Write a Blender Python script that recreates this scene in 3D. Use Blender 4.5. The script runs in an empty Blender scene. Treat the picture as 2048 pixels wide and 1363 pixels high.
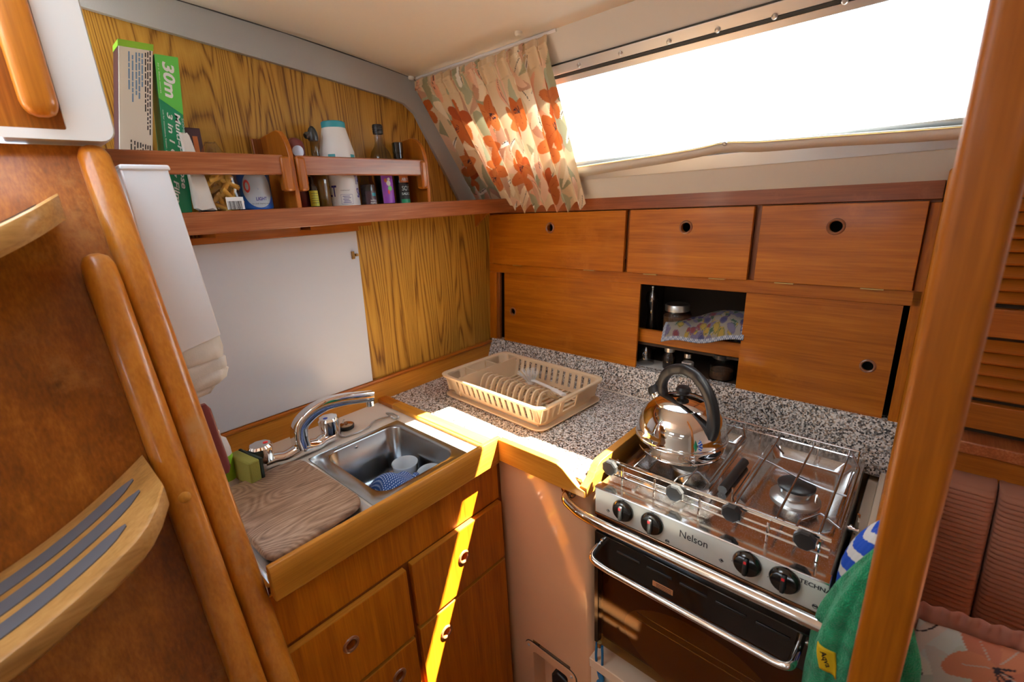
import bpy, bmesh, math, random
import numpy as np
from mathutils import Vector, Matrix

scene = bpy.context.scene
col = scene.collection
random.seed(7)

# ------------------------------------------------------------------ camera
# world frame: x along the hull side (forward), y outboard towards the hull, z up.
# z = 0 is the worktop, x = 0 the aft bulkhead, y = 0 the foot of the hull-side lockers.
CAM = np.array([1.3941, -1.36112, 0.6474])
RC = np.array([[0.74173, 0.66875, -0.05109], [0.1558, -0.24588, -0.9567], [-0.65235, 0.70165, -0.28657]])
FPX = 926.395
def ray(u, v):
    return RC.T @ np.array([(u - 1024) / FPX, (v - 681.5) / FPX, 1.0])
def onz(u, v, z):
    r = ray(u, v); return CAM + r * (z - CAM[2]) / r[2]
def onx(u, v, x):
    r = ray(u, v); return CAM + r * (x - CAM[0]) / r[0]
def ony(u, v, y):
    r = ray(u, v); return CAM + r * (y - CAM[1]) / r[1]
cd = bpy.data.cameras.new('camera')
cam = bpy.data.objects.new('camera', cd); col.objects.link(cam)
M = Matrix.Identity(4)
for i in range(3):
    M[i][0] = RC[0, i]; M[i][1] = -RC[1, i]; M[i][2] = -RC[2, i]; M[i][3] = CAM[i]
cam.matrix_world = M
cd.sensor_width = 36; cd.sensor_fit = 'HORIZONTAL'; cd.lens = FPX / 2048 * 36
cd.clip_start = 0.02; cd.clip_end = 100
cd.dof.use_dof = True; cd.dof.focus_distance = 1.15; cd.dof.aperture_fstop = 3.2
scene.camera = cam

# ------------------------------------------------------------------ light
wd = bpy.data.worlds.new('sky'); scene.world = wd; wd.use_nodes = True
bg = wd.node_tree.nodes['Background']
bg.inputs[0].default_value = (0.70, 0.84, 1.0, 1); bg.inputs[1].default_value = 9.0
sd = bpy.data.lights.new('sun', 'SUN'); sd.energy = 125; sd.angle = 0.0093; sd.color = (1.0, 0.90, 0.74)
sun = bpy.data.objects.new('sun', sd); col.objects.link(sun)
SUN = Vector((-0.35, -0.47, -1.0)).normalized()
sun.rotation_euler = SUN.to_track_quat('-Z', 'Y').to_euler()
sun.location = (1.5, 1.0, 3.0)
scene.view_settings.view_transform = 'Standard'; scene.view_settings.look = 'None'
scene.view_settings.gamma = 1; scene.view_settings.use_curve_mapping = False
scene.view_settings.exposure = 0.0
cy = scene.cycles
cy.use_denoising = True; cy.max_bounces = 10; cy.diffuse_bounces = 6; cy.glossy_bounces = 6
cy.transmission_bounces = 8; cy.transparent_max_bounces = 12
cy.sample_clamp_indirect = 6.0; cy.caustics_reflective = False; cy.caustics_refractive = False
cy.use_adaptive_sampling = True; cy.adaptive_threshold = 0.015

# ------------------------------------------------------------------ materials
MATS = {}
class NT:
    def __init__(s, name):
        s.m = bpy.data.materials.new(name); s.m.use_nodes = True
        s.t = s.m.node_tree; s.b = s.t.nodes['Principled BSDF']; s.out = s.t.nodes['Material Output']
    def n(s, typ, **kw):
        x = s.t.nodes.new(typ)
        for k, v in kw.items():
            if k.startswith('i_'):
                key = k[2:]
                key = int(key) if key.isdigit() else key.replace('_', ' ')
                x.inputs[key].default_value = v
            else: setattr(x, k, v)
        return x
    def l(s, a, b): s.t.links.new(a, b)
    def ramp(s, fac, stops, interp='LINEAR'):
        r = s.t.nodes.new('ShaderNodeValToRGB'); r.color_ramp.interpolation = interp
        e = r.color_ramp.elements
        while len(e) < len(stops): e.new(0.5)
        for i, (p, c) in enumerate(stops):
            e[i].position = p; e[i].color = (*c, 1) if len(c) == 3 else c
        s.l(fac, r.inputs[0]); return r
    def mapping(s, scale, rot=(0, 0, 0), coord='Object'):
        tc = s.n('ShaderNodeTexCoord'); mp = s.n('ShaderNodeMapping')
        mp.inputs['Scale'].default_value = scale; mp.inputs['Rotation'].default_value = rot
        s.l(tc.outputs[coord], mp.inputs[0]); return mp
    def bump(s, h, strength, dist=0.001):
        b = s.n('ShaderNodeBump'); b.inputs['Strength'].default_value = strength; b.inputs['Distance'].default_value = dist
        s.l(h, b.inputs['Height']); s.l(b.outputs[0], s.b.inputs['Normal']); return b
def P(b, **kw):
    for k, v in kw.items():
        key = k.replace('_', ' ')
        if isinstance(v, tuple) and len(v) == 3 and b.inputs[key].type == 'RGBA': v = (*v, 1)
        b.inputs[key].default_value = v
def plain(name, color, rough=0.5, metallic=0.0, coat=0.0, bump=0, bscale=200, spec=0.5, var=0.0, vscale=6, **kw):
    n = NT(name); P(n.b, Base_Color=color, Roughness=rough, Metallic=metallic, Coat_Weight=coat, **{'Specular_IOR_Level': spec})
    if coat: P(n.b, Coat_Roughness=0.06)
    for k, v in kw.items(): P(n.b, **{k: v})
    if var:
        mp = n.mapping((1, 1, 1)); nz = n.n('ShaderNodeTexNoise', i_Scale=vscale, i_Detail=4.0); n.l(mp.outputs[0], nz.inputs[0])
        lo = tuple(c * (1 - var) for c in color); hi = tuple(min(1, c * (1 + var)) for c in color)
        r = n.ramp(nz.outputs[0], [(0.3, lo), (0.7, hi)]); n.l(r.outputs[0], n.b.inputs['Base Color'])
    if bump:
        mp = n.mapping((1, 1, 1)); nz = n.n('ShaderNodeTexNoise', i_Scale=bscale, i_Detail=3.0); n.l(mp.outputs[0], nz.inputs[0])
        n.bump(nz.outputs[0], bump)
    MATS[name] = n.m; return n.m
def wood(name, axis, dark, mid, light, rough=0.36, coat=0.12, wear=None, scale=1.0, streak=0.5):
    n = NT(name)
    sc = [38 * scale] * 3; sc['xyz'.index(axis)] = 2.2 * scale
    mp = n.mapping(tuple(sc))
    nz = n.n('ShaderNodeTexNoise', i_Scale=1.0, i_Detail=5.0, i_Roughness=0.62, i_Distortion=0.35); n.l(mp.outputs[0], nz.inputs[0])
    sc2 = [9 * scale] * 3; sc2['xyz'.index(axis)] = 0.9 * scale
    mp2 = n.mapping(tuple(sc2))
    nz2 = n.n('ShaderNodeTexNoise', i_Scale=1.0, i_Detail=3.0, i_Distortion=0.8); n.l(mp2.outputs[0], nz2.inputs[0])
    sc3 = [240 * scale] * 3; sc3['xyz'.index(axis)] = 9 * scale
    mp3 = n.mapping(tuple(sc3))
    nz3 = n.n('ShaderNodeTexNoise', i_Scale=1.0, i_Detail=2.0); n.l(mp3.outputs[0], nz3.inputs[0])
    a = n.n('ShaderNodeMix', data_type='FLOAT', i_0=0.45); n.l(nz.outputs[0], a.inputs[2]); n.l(nz2.outputs[0], a.inputs[3])
    b = n.n('ShaderNodeMix', data_type='FLOAT', i_0=0.28 * streak / 0.5); n.l(a.outputs[0], b.inputs[2]); n.l(nz3.outputs[0], b.inputs[3])
    r = n.ramp(b.outputs[0], [(0.30, dark), (0.5, mid), (0.68, light)])
    c = r.outputs[0]
    if wear:
        mp4 = n.mapping((7, 7, 7)); nz4 = n.n('ShaderNodeTexNoise', i_Scale=1.0, i_Detail=8.0, i_Roughness=0.7); n.l(mp4.outputs[0], nz4.inputs[0])
        wr = n.ramp(nz4.outputs[0], [(0.56, (0, 0, 0)), (0.72, (1, 1, 1))])
        mx = n.n('ShaderNodeMix', data_type='RGBA'); n.l(wr.outputs[0], mx.inputs[0]); n.l(c, mx.inputs[6]); mx.inputs[7].default_value = (*wear, 1)
        c = mx.outputs[2]
    n.l(c, n.b.inputs['Base Color'])
    rr = n.n('ShaderNodeMapRange', i_3=rough - 0.06, i_4=rough + 0.1); n.l(nz2.outputs[0], rr.inputs[0]); n.l(rr.outputs[0], n.b.inputs['Roughness'])
    P(n.b, Coat_Weight=coat, Coat_Roughness=0.12, Specular_IOR_Level=0.3)
    n.bump(nz3.outputs[0], 0.12)
    MATS[name] = n.m; return n.m
def vcol(name, rough=0.7, trans=0.0, bump=0.0, bscale=900, sheen=0.0, spec=0.3, coat=0.0):
    n = NT(name)
    at = n.n('ShaderNodeAttribute', attribute_name='paint')
    n.l(at.outputs['Color'], n.b.inputs['Base Color']); P(n.b, Roughness=rough, Specular_IOR_Level=spec, Coat_Weight=coat)
    if sheen: P(n.b, Sheen_Weight=sheen)
    if bump:
        mp = n.mapping((1, 1, 1)); nz = n.n('ShaderNodeTexNoise', i_Scale=bscale, i_Detail=2.0); n.l(mp.outputs[0], nz.inputs[0]); n.bump(nz.outputs[0], bump)
    if trans:
        tr = n.n('ShaderNodeBsdfTranslucent'); n.l(at.outputs['Color'], tr.inputs[0])
        mx = n.n('ShaderNodeMixShader'); mx.inputs[0].default_value = trans
        n.l(n.b.outputs[0], mx.inputs[1]); n.l(tr.outputs[0], mx.inputs[2]); n.l(mx.outputs[0], n.out.inputs[0])
    MATS[name] = n.m; return n.m

# teak / mahogany joinery
for ax in 'xyz':
    wood('teak_' + ax, ax, (0.19, 0.046, 0.004), (0.34, 0.098, 0.008), (0.47, 0.16, 0.016))
    wood('pale_' + ax, ax, (0.34, 0.125, 0.012), (0.50, 0.20, 0.022), (0.62, 0.28, 0.04), rough=0.36)
wood('door_x', 'x', (0.20, 0.045, 0.0015), (0.395, 0.110, 0.003), (0.55, 0.182, 0.006), rough=0.36, wear=(0.47, 0.145, 0.008))
wood('drawer_z', 'z', (0.25, 0.060, 0.002), (0.47, 0.132, 0.004), (0.66, 0.215, 0.008), rough=0.36)
wood('mahog_y', 'y', (0.13, 0.034, 0.010), (0.26, 0.077, 0.024), (0.42, 0.17, 0.075), rough=0.33)
wood('mahog_z', 'z', (0.13, 0.036, 0.008), (0.24, 0.068, 0.013), (0.34, 0.105, 0.024), rough=0.35)
wood('post_z', 'z', (0.20, 0.052, 0.002), (0.335, 0.098, 0.003), (0.43, 0.140, 0.006), rough=0.42, coat=0.05)
wood('ladder_z', 'z', (0.12, 0.030, 0.0015), (0.27, 0.074, 0.0035), (0.44, 0.145, 0.010), rough=0.36, coat=0.2, wear=(0.40, 0.165, 0.03))
wood('ladder_rail', 'z', (0.26, 0.076, 0.005), (0.42, 0.138, 0.010), (0.54, 0.205, 0.022), rough=0.32, coat=0.35, wear=(0.42, 0.19, 0.055))
wood('tread_y', 'y', (0.22, 0.10, 0.022), (0.42, 0.21, 0.055), (0.56, 0.32, 0.10), rough=0.4, coat=0.1)
wood('strip_x', 'x', (0.12, 0.030, 0.008), (0.21, 0.055, 0.014), (0.32, 0.10, 0.03), rough=0.35, wear=(0.30, 0.10, 0.035))

# oak veneer of the bulkhead: strong dark pores and cathedral figure
n = NT('oak'); mp = n.mapping((1, 2.6, 0.20))
nzw = n.n('ShaderNodeTexNoise', i_Scale=2.6, i_Detail=1.5, i_Distortion=0.15); n.l(mp.outputs[0], nzw.inputs[0])
sy_ = n.n('ShaderNodeSeparateXYZ'); n.l(mp.outputs[0], sy_.inputs[0])
wv = n.n('ShaderNodeMath', operation='MULTIPLY_ADD', i_1=34.0); n.l(nzw.outputs[0], wv.inputs[0])
ly = n.n('ShaderNodeMath', operation='MULTIPLY', i_1=14.0); n.l(sy_.outputs[1], ly.inputs[0]); n.l(ly.outputs[0], wv.inputs[2])
fr = n.n('ShaderNodeMath', operation='PINGPONG', i_1=0.5); n.l(wv.outputs[0], fr.inputs[0])
mpf = n.mapping((1, 260, 5)); nf = n.n('ShaderNodeTexNoise', i_Scale=1.0, i_Detail=3.0, i_Roughness=0.7); n.l(mpf.outputs[0], nf.inputs[0])
mx = n.n('ShaderNodeMix', data_type='FLOAT', i_0=0.47); n.l(fr.outputs[0], mx.inputs[2]); n.l(nf.outputs[0], mx.inputs[3])
rp = n.ramp(mx.outputs[0], [(0.21, (0.13, 0.048, 0.006)), (0.275, (0.26, 0.118, 0.015)), (0.345, (0.40, 0.20, 0.028)), (0.58, (0.49, 0.27, 0.045))])
n.l(rp.outputs[0], n.b.inputs['Base Color']); P(n.b, Roughness=0.45, Specular_IOR_Level=0.3); n.bump(nf.outputs[0], 0.1)
MATS['oak'] = n.m

# speckled granite-pattern laminate
n = NT('granite'); mp = n.mapping((1, 1, 1))
v1 = n.n('ShaderNodeTexVoronoi', i_Scale=270.0); n.l(mp.outputs[0], v1.inputs['Vector'])
sx = n.n('ShaderNodeSeparateColor'); n.l(v1.outputs['Color'], sx.inputs[0])
rp = n.ramp(sx.outputs[0], [(0, (0.03, 0.028, 0.027)), (0.14, (0.15, 0.14, 0.13)), (0.28, (0.40, 0.385, 0.36)), (0.48, (0.76, 0.73, 0.68)), (0.80, (0.48, 0.37, 0.28)), (0.90, (0.22, 0.155, 0.11))], 'CONSTANT')
n.l(rp.outputs[0], n.b.inputs['Base Color']); P(n.b, Roughness=0.22); MATS['granite'] = n.m

plain('gelcoat', (0.70, 0.55, 0.40), 0.12, coat=0.8, var=0.04, vscale=3)
plain('gelcoat_bounce', (0.67, 0.395, 0.225), 0.12, coat=0.8, var=0.04, vscale=3)  # cream gelcoat with the warm bounce off sunlit wood put into its colour
plain('gelcoat_white', (0.68, 0.68, 0.65), 0.28, coat=0.3)
plain('sink_top', (0.74, 0.68, 0.58), 0.28, coat=0.3)
plain('white_board', (0.61, 0.67, 0.76), 0.35)  # white board with the bluish cast of the light put into its colour
plain('vinyl', (0.60, 0.575, 0.52), 0.55, bump=0.35, bscale=60)
plain('vinyl_grey', (0.40, 0.41, 0.41), 0.45, bump=0.2, bscale=300)
plain('headliner', (0.83, 0.78, 0.68), 0.7, bump=0.12, bscale=500)
plain('alu', (0.72, 0.72, 0.72), 0.35, metallic=0.85)
plain('rubber', (0.012, 0.012, 0.012), 0.5)
plain('chrome', (0.86, 0.86, 0.86), 0.05, metallic=1.0)
plain('steel', (0.70, 0.69, 0.67), 0.11, metallic=1.0)
plain('rod_steel', (0.42, 0.42, 0.43), 0.2, metallic=1.0)
plain('steel_satin', (0.60, 0.61, 0.60), 0.32, metallic=1.0)
plain('steel_basin', (0.36, 0.38, 0.40), 0.22, metallic=1.0, bump=0.05, bscale=40)
plain('panel_steel', (0.74, 0.76, 0.69), 0.32, metallic=0.25)
plain('black_gloss', (0.010, 0.0095, 0.009), 0.10, coat=0.5)
plain('black_plastic', (0.016, 0.016, 0.017), 0.35)
plain('black_bake', (0.014, 0.014, 0.016), 0.42, spec=0.3)
plain('dark_void', (0.006, 0.005, 0.004), 0.9)
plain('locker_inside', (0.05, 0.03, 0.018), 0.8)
plain('ring', (0.24, 0.085, 0.035), 0.3, coat=0.3)
plain('rack', (0.66, 0.50, 0.32), 0.32, Subsurface_Weight=0.06, Subsurface_Radius=(0.01, 0.006, 0.003))
plain('red_dot', (0.75, 0.01, 0.02), 0.3)
plain('blue_dot', (0.02, 0.06, 0.6), 0.3)
plain('ink', (0.012, 0.012, 0.014), 0.5)
plain('white_ink', (0.80, 0.82, 0.80), 0.5)
plain('navy_ink', (0.035, 0.022, 0.22), 0.5)
plain('sponge', (0.25, 0.25, 0.05), 0.95, bump=1.0, bscale=350)
plain('scour', (0.018, 0.035, 0.03), 0.95, bump=1.0, bscale=900)
plain('mug', (0.68, 0.76, 0.80), 0.12, coat=0.5)
plain('white_plastic', (0.72, 0.74, 0.76), 0.3)
plain('tub_white', (0.74, 0.74, 0.72), 0.4)
plain('teal', (0.02, 0.29, 0.36), 0.4)
plain('maroon', (0.16, 0.028, 0.032), 0.35, coat=0.2)
plain('blanket', (0.66, 0.645, 0.60), 0.9, bump=0.3, bscale=300, var=0.07, vscale=30)
plain('blue_tub', (0.012, 0.09, 0.40), 0.3)
plain('foil_grey', (0.42, 0.47, 0.52), 0.35)
plain('carton_dark', (0.05, 0.018, 0.03), 0.35)
plain('orange_print', (0.60, 0.16, 0.03), 0.4)
plain('paper', (0.66, 0.64, 0.58), 0.8, bump=0.5, bscale=60)
plain('cream_card', (0.74, 0.70, 0.60), 0.45)
plain('lime', (0.22, 0.48, 0.03), 0.4)
plain('green_light', (0.10, 0.50, 0.07), 0.35)
plain('green_deep', (0.004, 0.235, 0.10), 0.35)
plain('yellow_label', (0.56, 0.56, 0.04), 0.5)
plain('pasta', (0.70, 0.40, 0.06), 0.5)
plain('purple_label', (0.30, 0.065, 0.48), 0.4)
plain('oil', (0.36, 0.17, 0.015), 0.1, Transmission_Weight=0.3)
plain('dark_glass', (0.018, 0.012, 0.010), 0.06)
plain('peppercorn', (0.035, 0.022, 0.016), 0.7, bump=1.0, bscale=300)
plain('nuts', (0.13, 0.06, 0.025), 0.7, bump=1.0, bscale=150, var=0.5, vscale=90)
plain('salmon', (0.42, 0.17, 0.115), 0.85)
plain('rope_blue', (0.008, 0.12, 0.28), 0.7, bump=0.8, bscale=500)
plain('strip_grey', (0.105, 0.105, 0.12), 0.75)
plain('brass', (0.55, 0.36, 0.13), 0.3, metallic=1.0)
plain('orange_tag', (0.62, 0.27, 0.12), 0.4)
plain('flange_bronze', (0.45, 0.27, 0.16), 0.12, metallic=1.0)
plain('floor_wood', (0.16, 0.075, 0.03), 0.4)
plain('stitch', (0.62, 0.42, 0.14), 0.7)
plain('teal_glow_label', (0.55, 0.62, 0.60), 0.4)  # pale teal print colour for lettering
plain('glint_blue', (0.55, 0.66, 0.9), 0.3)
plain('red_label', (0.55, 0.03, 0.02), 0.4)
plain('brush_white', (0.70, 0.68, 0.64), 0.4)
def glass(name, color=(1, 1, 1), rough=0.0, thin=False):
    n = NT(name)
    if thin:
        t = n.n('ShaderNodeBsdfTransparent'); t.inputs[0].default_value = (*color, 1)
        g = n.n('ShaderNodeBsdfGlossy'); g.inputs['Roughness'].default_value = 0.03
        lw = n.n('ShaderNodeLayerWeight'); lw.inputs[0].default_value = 0.5; pw = n.n('ShaderNodeMath', operation='POWER', i_1=4.0); n.l(lw.outputs['Facing'], pw.inputs[0])
        ad = n.n('ShaderNodeMath', operation='MULTIPLY_ADD', i_1=0.7, i_2=0.045); n.l(pw.outputs[0], ad.inputs[0])
        mx = n.n('ShaderNodeMixShader'); n.l(ad.outputs[0], mx.inputs[0]); n.l(t.outputs[0], mx.inputs[1]); n.l(g.outputs[0], mx.inputs[2])
        n.l(mx.outputs[0], n.out.inputs[0])
    else:
        P(n.b, Base_Color=color, Roughness=rough, Transmission_Weight=1.0, IOR=1.45)
    MATS[name] = n.m
glass('pane', (0.95, 0.97, 0.97), thin=True)
glass('clear_bag', (0.93, 0.92, 0.9), thin=True)
glass('clear_jar', (0.70, 0.70, 0.70), thin=True)
glass('oven_glass', (0.72, 0.55, 0.30), thin=True)
plain('oven_inner', (0.17, 0.088, 0.020), 0.35)  # brown of the woodwork reflected in the door put into this colour
plain('oven_oval', (0.34, 0.21, 0.05), 0.3)
n = NT('added_sun_film'); tr = n.n('ShaderNodeBsdfTranslucent'); tr.inputs[0].default_value = (0.9, 0.92, 0.93, 1)
n.l(tr.outputs[0], n.out.inputs[0]); MATS['added_sun_film'] = n.m
# salmon corduroy
n = NT('corduroy'); P(n.b, Base_Color=(0.27, 0.105, 0.06), Roughness=0.9, Sheen_Weight=0.1)
MATS['corduroy'] = n.m
# green terry
n = NT('terry'); mp = n.mapping((1, 1, 1)); nz = n.n('ShaderNodeTexNoise', i_Scale=420.0, i_Detail=3.0); n.l(mp.outputs[0], nz.inputs[0])
nb = n.n('ShaderNodeTexNoise', i_Scale=45.0, i_Detail=4.0); n.l(mp.outputs[0], nb.inputs[0])
r = n.ramp(nb.outputs[0], [(0.3, (0.0, 0.215, 0.082)), (0.7, (0.008, 0.40, 0.17))]); n.l(r.outputs[0], n.b.inputs['Base Color'])
P(n.b, Roughness=0.95, Sheen_Weight=0.25, Specular_IOR_Level=0.1); n.bump(nz.outputs[0], 1.0, 0.006); MATS['terry'] = n.m
# weathered chopping board
n = NT('board_wood'); mp = n.mapping((5.5, 2.6, 5)); nz = n.n('ShaderNodeTexNoise', i_Scale=1.0, i_Detail=1.0, i_Distortion=0.6); n.l(mp.outputs[0], nz.inputs[0])
mm = n.n('ShaderNodeMath', operation='MULTIPLY', i_1=42.0); n.l(nz.outputs[0], mm.inputs[0])
pp = n.n('ShaderNodeMath', operation='PINGPONG', i_1=0.5); n.l(mm.outputs[0], pp.inputs[0])
mpf = n.mapping((260, 30, 30)); nf = n.n('ShaderNodeTexNoise', i_Scale=1.0, i_Detail=4.0); n.l(mpf.outputs[0], nf.inputs[0])
mx = n.n('ShaderNodeMix', data_type='FLOAT', i_0=0.55); n.l(pp.outputs[0], mx.inputs[2]); n.l(nf.outputs[0], mx.inputs[3])
r = n.ramp(mx.outputs[0], [(0.22, (0.16, 0.086, 0.047)), (0.42, (0.30, 0.182, 0.113)), (0.62, (0.42, 0.292, 0.20))])
n.l(r.outputs[0], n.b.inputs['Base Color']); P(n.b, Roughness=0.55); n.bump(nf.outputs[0], 0.2); MATS['board_wood'] = n.m
# drip-marked stainless hob plate: dust sparkle
n = NT('hob_steel'); P(n.b, Base_Color=(0.62, 0.60, 0.58), Metallic=1.0)
mp = n.mapping((1, 1, 1)); vz = n.n('ShaderNodeTexVoronoi', i_Scale=420.0); n.l(mp.outputs[0], vz.inputs['Vector'])
r = n.ramp(vz.outputs['Distance'], [(0.12, (0.30, 0.30, 0.30)), (0.3, (0.16, 0.16, 0.16))]); n.l(r.outputs[0], n.b.inputs['Roughness'])
MATS['hob_steel'] = n.m
vcol('fabric_curtain', 0.85, trans=0.05, bump=0.1)
vcol('fabric_print', 0.9, bump=0.2)
vcol('print_gloss', 0.35, spec=0.5)

# ------------------------------------------------------------------ mesh building
WORLD = {}
def V(*a): return np.array(a[0] if len(a) == 1 else a, float)
def nrm(v):
    v = V(v); return v / (np.linalg.norm(v) + 1e-12)
class MB:
    def __init__(s): s.v = []; s.f = []; s.c = None
    def add(s, vs, fs):
        o = len(s.v); s.v += [tuple(map(float, p)) for p in vs]; s.f += [tuple(i + o for i in f) for f in fs]; return s
    def box(s, x0, x1, y0, y1, z0, z1):
        return s.prism([(x0, y0, z0), (x1, y0, z0), (x1, y1, z0), (x0, y1, z0)], (0, 0, z1 - z0))
    def prism(s, poly, vec):
        n = len(poly); a = [V(p) for p in poly]; b = [p + V(vec) for p in a]
        nn = np.zeros(3)
        for i in range(n): nn += np.cross(a[i], a[(i + 1) % n])
        fl = nn @ V(vec) > 0
        fs = [tuple(range(n)), tuple(range(2 * n - 1, n - 1, -1))] + [(i, i + n, (i + 1) % n + n, (i + 1) % n) for i in range(n)]
        if fl: fs = [f[::-1] for f in fs]
        return s.add(a + b, fs)
    def tube(s, path, r, n=10, closed=False, caps=True):
        path = [V(p) for p in path]; m = len(path)
        rs = [r] * m if not hasattr(r, '__len__') else list(r)
        T = []
        for i in range(m):
            if closed: t = path[(i + 1) % m] - path[i - 1]
            else: t = path[min(i + 1, m - 1)] - path[max(i - 1, 0)]
            T.append(nrm(t))
        up = V(0, 0, 1) if abs(T[0][2]) < 0.9 else V(1, 0, 0)
        u = nrm(np.cross(T[0], up)); vs = []
        for i in range(m):
            u = nrm(u - T[i] * (u @ T[i])); w = np.cross(T[i], u)
            for k in range(n):
                a = 2 * math.pi * k / n; vs.append(path[i] + (u * math.cos(a) + w * math.sin(a)) * rs[i])
        fs = []
        for i in range(m if closed else m - 1):
            j = (i + 1) % m
            for k in range(n): fs.append((i * n + k, i * n + (k + 1) % n, j * n + (k + 1) % n, j * n + k))
        if caps and not closed: fs += [tuple(range(n - 1, -1, -1)), tuple(range((m - 1) * n, m * n))]
        return s.add(vs, fs)
    def ribbon(s, path, ws, hs, up=(0, 0, 1), n=16, power=3.0):
        """superellipse section swept along a path: width ws, height hs"""
        path = [V(p) for p in path]; m = len(path); vs = []
        for i in range(m):
            t = nrm(path[min(i + 1, m - 1)] - path[max(i - 1, 0)])
            sd_ = nrm(np.cross(t, V(up))); uu = np.cross(sd_, t)
            for k in range(n):
                a = 2 * math.pi * k / n; c, q = math.cos(a), math.sin(a)
                vs.append(path[i] + sd_ * ws[i] / 2 * np.sign(c) * abs(c) ** (2 / power) + uu * hs[i] / 2 * np.sign(q) * abs(q) ** (2 / power))
        fs = []
        for i in range(m - 1):
            for k in range(n): fs.append((i * n + k, i * n + (k + 1) % n, (i + 1) * n + (k + 1) % n, (i + 1) * n + k))
        fs += [tuple(range(n - 1, -1, -1)), tuple(range((m - 1) * n, m * n))]
        return s.add(vs, fs)
    def lathe(s, prof, c, n=40, axis=(0, 0, 1), caps=True):
        ax = nrm(axis); u = nrm(np.cross(ax, (0, 1, 0) if abs(ax[1]) < 0.9 else (1, 0, 0))); w = np.cross(ax, u); c = V(c); vs = []
        for (r, z) in prof:
            for k in range(n):
                a = 2 * math.pi * k / n; vs.append(c + ax * z + (u * math.cos(a) + w * math.sin(a)) * max(r, 1e-5))
        fs = []
        for i in range(len(prof) - 1):
            for k in range(n): fs.append((i * n + k, i * n + (k + 1) % n, (i + 1) * n + (k + 1) % n, (i + 1) * n + k))
        if caps: fs += [tuple(range(n - 1, -1, -1)), tuple(range((len(prof) - 1) * n, len(prof) * n))]
        return s.add(vs, fs)
    def grid(s, fn, nu, nv):
        vs = [fn(i / nu, j / nv) for j in range(nv + 1) for i in range(nu + 1)]
        fs = [(j * (nu + 1) + i, j * (nu + 1) + i + 1, (j + 1) * (nu + 1) + i + 1, (j + 1) * (nu + 1) + i) for j in range(nv) for i in range(nu)]
        return s.add(vs, fs)
    def hull_loop(s, loops, caps=True):
        """loft equal-length closed loops"""
        n = len(loops[0]); vs = [p for L in loops for p in L]; fs = []
        for i in range(len(loops) - 1):
            for k in range(n): fs.append((i * n + k, i * n + (k + 1) % n, (i + 1) * n + (k + 1) % n, (i + 1) * n + k))
        if caps: fs += [tuple(range(n - 1, -1, -1)), tuple(range((len(loops) - 1) * n, len(loops) * n))]
        return s.add(vs, fs)
    def build(s, name, mat, parent=None, bevel=0.0, seg=2, sharp=40, solid=0.0, sub=0, flip=False):
        vs = np.array(s.v, float).reshape(-1, 3)
        if parent is not None: org = WORLD[parent.name]
        else:
            lo, hi = vs.min(0), vs.max(0); org = V((lo[0] + hi[0]) / 2, (lo[1] + hi[1]) / 2, lo[2])
        me = bpy.data.meshes.new(name); me.from_pydata([tuple(p) for p in vs - org], [], s.f)
        bm = bmesh.new(); bm.from_mesh(me)
        if s.c is None: bmesh.ops.remove_doubles(bm, verts=bm.verts, dist=2e-6)
        bmesh.ops.recalc_face_normals(bm, faces=bm.faces); bm.to_mesh(me); bm.free()
        if s.c is not None:
            at = me.color_attributes.new('paint', 'FLOAT_COLOR', 'POINT')
            cc = np.ones((len(vs), 4), np.float32); cc[:, :3] = s.c; at.data.foreach_set('color', cc.ravel())
        me.polygons.foreach_set('use_smooth', [True] * len(me.polygons)); me.set_sharp_from_angle(angle=math.radians(sharp))
        me.materials.append(MATS[mat] if isinstance(mat, str) else mat)
        o = bpy.data.objects.new(name, me); col.objects.link(o)
        if parent is not None: o.parent = parent; WORLD[o.name] = org
        else: o.location = org; WORLD[o.name] = org
        if solid:
            m = o.modifiers.new('thickness', 'SOLIDIFY'); m.thickness = solid; m.offset = 0
        if sub:
            m = o.modifiers.new('smooth', 'SUBSURF'); m.levels = sub; m.render_levels = sub
        if bevel:
            m = o.modifiers.new('edge', 'BEVEL'); m.width = bevel; m.segments = seg; m.limit_method = 'ANGLE'; m.angle_limit = math.radians(50); m.harden_normals = False
        return o
def box(x0, x1, y0, y1, z0, z1): return MB().box(min(x0, x1), max(x0, x1), min(y0, y1), max(y0, y1), min(z0, z1), max(z0, z1))
def prism(p, v): return MB().prism(p, v)
def tube(p, r, n=10, **k): return MB().tube(p, r, n, **k)
def lathe(p, c, n=40, **k): return MB().lathe(p, c, n, **k)
def tag(o, label=None, cat=None, group=None, kind=None):
    if label: o['label'] = label
    if cat: o['category'] = cat
    if group: o['group'] = group
    if kind: o['kind'] = kind
    return o
def thing(name, label, cat, loc, group=None):
    o = bpy.data.objects.new(name, None); col.objects.link(o); o.location = tuple(map(float, loc)); o.empty_display_size = 0.02
    WORLD[o.name] = V(loc); return tag(o, label, cat, group)
def struct(o): o['kind'] = 'structure'; return o
def smooth_path(pts, k=6):
    pts = [V(p) for p in pts]; out = []
    for i in range(len(pts) - 1):
        p0 = pts[max(i - 1, 0)]; p1 = pts[i]; p2 = pts[i + 1]; p3 = pts[min(i + 2, len(pts) - 1)]
        for j in range(k):
            t = j / k
            out.append(0.5 * ((2 * p1) + (p2 - p0) * t + (2 * p0 - 5 * p1 + 4 * p2 - p3) * t * t + (3 * p1 - p0 - 3 * p2 + p3) * t ** 3))
    return out + [pts[-1]]
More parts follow.
